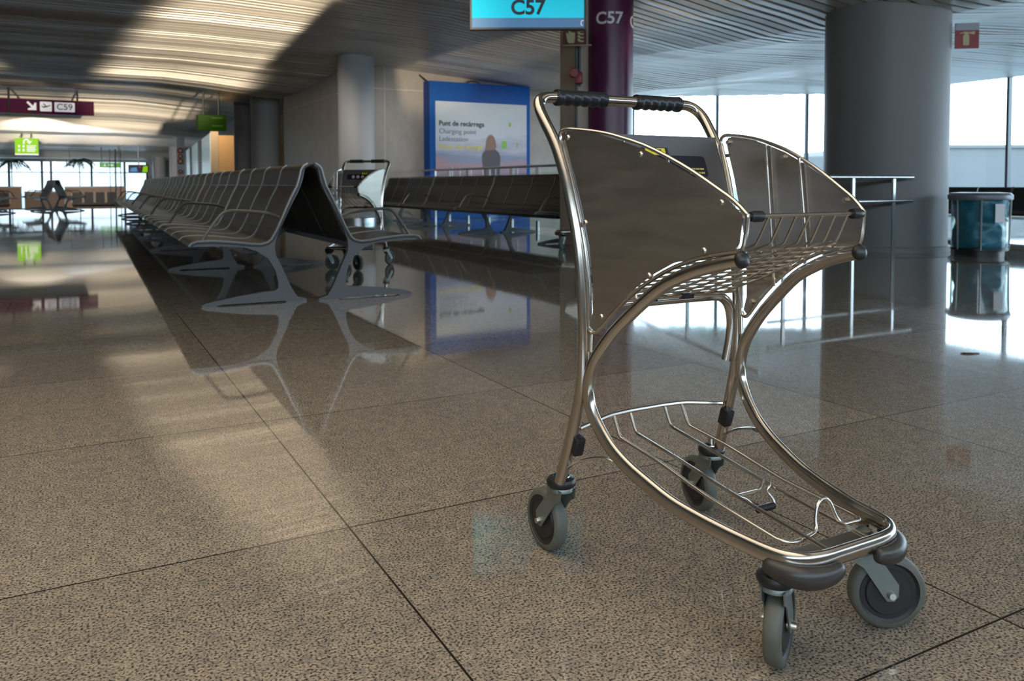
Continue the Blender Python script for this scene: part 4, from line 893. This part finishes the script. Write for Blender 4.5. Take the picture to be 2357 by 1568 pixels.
# ------------------------------------------------------------------ sunken far lounge
def planter(name, x0, x1, y0, z1, seats, label, partial=None):
    t_ = thing(name, ((x0 + x1) / 2, y0, -0.9), 0, label, 'planter box'); w_ = (x1 - x0) / 2; H_ = z1 + 0.9
    bm = nb(); box(bm, (-w_, 0, 0), (w_, 1.2, H_), 0.02); finish('box_body', bm, 'wood', t_, smooth=False)
    bm = nb(); box(bm, (-w_ - 0.03, -0.05, H_ - 0.04), (w_ + 0.03, 1.25, H_ + 0.03)); finish('top_edge', bm, 'lid', t_, smooth=False)
    for (a, b) in seats:
        bm = nb(); box(bm, (a, -0.06, H_ - 0.95), (b, -0.01, H_ - 0.33), 0.01); finish('seat_back', bm, 'leather', t_, smooth=False)
    for a in sorted({s[0] for s in seats} | {s[1] for s in seats}):
        bm = nb(); box(bm, (a - 0.04, -0.10, H_ - 1.0), (a + 0.04, -0.01, H_ - 0.30), 0.01); finish('wood_divider', bm, 'woodlt', t_, smooth=False)
    if seats:
        bm = nb(); box(bm, (seats[0][0], -0.6, H_ - 1.08), (seats[-1][1], -0.05, H_ - 0.98), 0.01); finish('seat_base', bm, 'leather', t_, smooth=False)
    return t_
planter('planter_bench', -0.45, 2.85, 55.8, 0.63, [(-1.28 + 0.62 * k, -0.70 + 0.62 * k) for k in range(4)], 'wide wood planter box with four dark seat backs before the far windows')
planter('planter_bench', -5.6, -2.78, 57.0, 0.63, [(0.25, 0.85), ], 'wood planter box at the left picture edge under the small palm')
planter('planter_box', -2.75, -0.50, 60.5, 0.30, [], 'low wood box beneath the far windows between the two planters')
def palm(x, y, zt, label, n=15, ln=0.8, z0=0.5, seed=1):
    t_ = thing('potted_palm', (x, y, z0), 0, label, 'plant'); rn = random.Random(seed)
    bm = nb(); tube(bm, smooth_path([(0, 0, 0), (0.02, 0, (zt - z0) * 0.5), (0, 0, zt - z0)], 3), 0.028, 8); finish('trunk', bm, 'wood', t_)
    for k in range(n):
        a = 2 * PI * k / n + rn.uniform(-.2, .2); l = ln * rn.uniform(.8, 1.15); lift = rn.uniform(0.05, 0.30)
        bm = nb(); pts = [Vector((math.cos(a) * l * t, math.sin(a) * l * t, zt - z0 + lift * math.sin(t * 2.2) - 0.55 * l * t * t)) for t in [i / 8 for i in range(9)]]
        tube(bm, pts, 0.022, 5)
        for i in range(1, 9):
            for sd in (1, -1):
                d = (pts[i] - pts[i - 1]).normalized(); sdv = d.cross(Vector((0, 0, 1))).normalized() * sd
                tip = pts[i] + sdv * 0.26 * (1.1 - i / 10) + d * 0.14 - Vector((0, 0, 0.10))
                v = [bm.verts.new(q) for q in (pts[i] - d * 0.05, pts[i] + d * 0.05, tip + d * 0.01, tip + Vector((0, 0, .012)))]
                bm.faces.new((v[0], v[1], v[2])); bm.faces.new((v[0], v[2], v[3])); bm.faces.new((v[1], v[3], v[2])); bm.faces.new((v[0], v[3], v[1]))
        finish('frond', bm, 'leaf', t_, smooth=False)
palm(-3.38, 59.6, 2.20, 'small palm with arching fronds above the left planter box', ln=0.95, z0=0.3, seed=2)
palm(0.36, 57.6, 2.26, 'palm crown rising behind the wide planter box', ln=0.85, z0=-0.2, seed=5)
lt = thing('hanging_lamp', (-0.16, 54.8, 1.80), 0, 'small dark hanging bracket beside the palm crown', 'lamp')
bm = nb(); tube(bm, [(-0.15, 0, 0), (-0.15, 0, 0.42)], 0.03, 6); tube(bm, [(-0.15, 0, 0.1), (0.25, 0, 0.1)], 0.03, 6); tube(bm, [(0.2, 0, -0.05), (0.2, 0, 0.3)], 0.03, 6); finish('bracket', bm, 'mullion', lt)
bm = nb(); tube(bm, [(0.0, 0, 0.1), (0.0, 0, 1.3)], 0.012, 6); finish('wire', bm, 'mullion', lt)
pr_ = thing('pole_stand', (2.22, 53.4, -0.9), 0, 'three thin dark poles standing before the wide planter box up to the ceiling', 'poles')
for dx, r_ in ((-0.29, 0.022), (0, 0.045), (0.28, 0.022)):
    bm = nb(); tube(bm, [(dx, 0, 0), (dx, 0, 3.75)], r_, 8); finish('pole', bm, 'mullion', pr_)
bm = nb(); lathe(bm, [(0, 0), (0.35, 0), (0.35, 0.05), (0, 0.06)], 20); finish('foot_plate', bm, 'mullion', pr_)
# pale buildings beyond the glass
bl = thing('terminal_building', unproj(2480, 425, 62) * Vector((1, 1, 0)).length / math.sqrt(2) if False else Vector((*unproj(2480, 425, 62).xy, -0.3)), -YAW, 'pale flat roofed building outside beyond the right window', 'building')
bm = nb(); box(bm, (-16, 0, 0), (40, 14, 3.9), 0.02); finish('facade', bm, 'bldg', bl, smooth=False)
bm = nb(); box(bm, (-16, -0.15, 3.75), (40, 0.05, 4.0)); finish('parapet', bm, 'bldg', bl, smooth=False)
bm = nb(); box(bm, (-12, 3, 3.9), (-8.2, 6, 4.75)); finish('roof_box', bm, 'bldg', bl, smooth=False)
bm = nb()
for k in range(5): box(bm, (-8.5 + k * .12, 2.9, 3.95 + k * .12), (-8.0 + k * .12, 2.98, 4.02 + k * .12))
finish('roof_grille', bm, 'lid', bl, smooth=False)
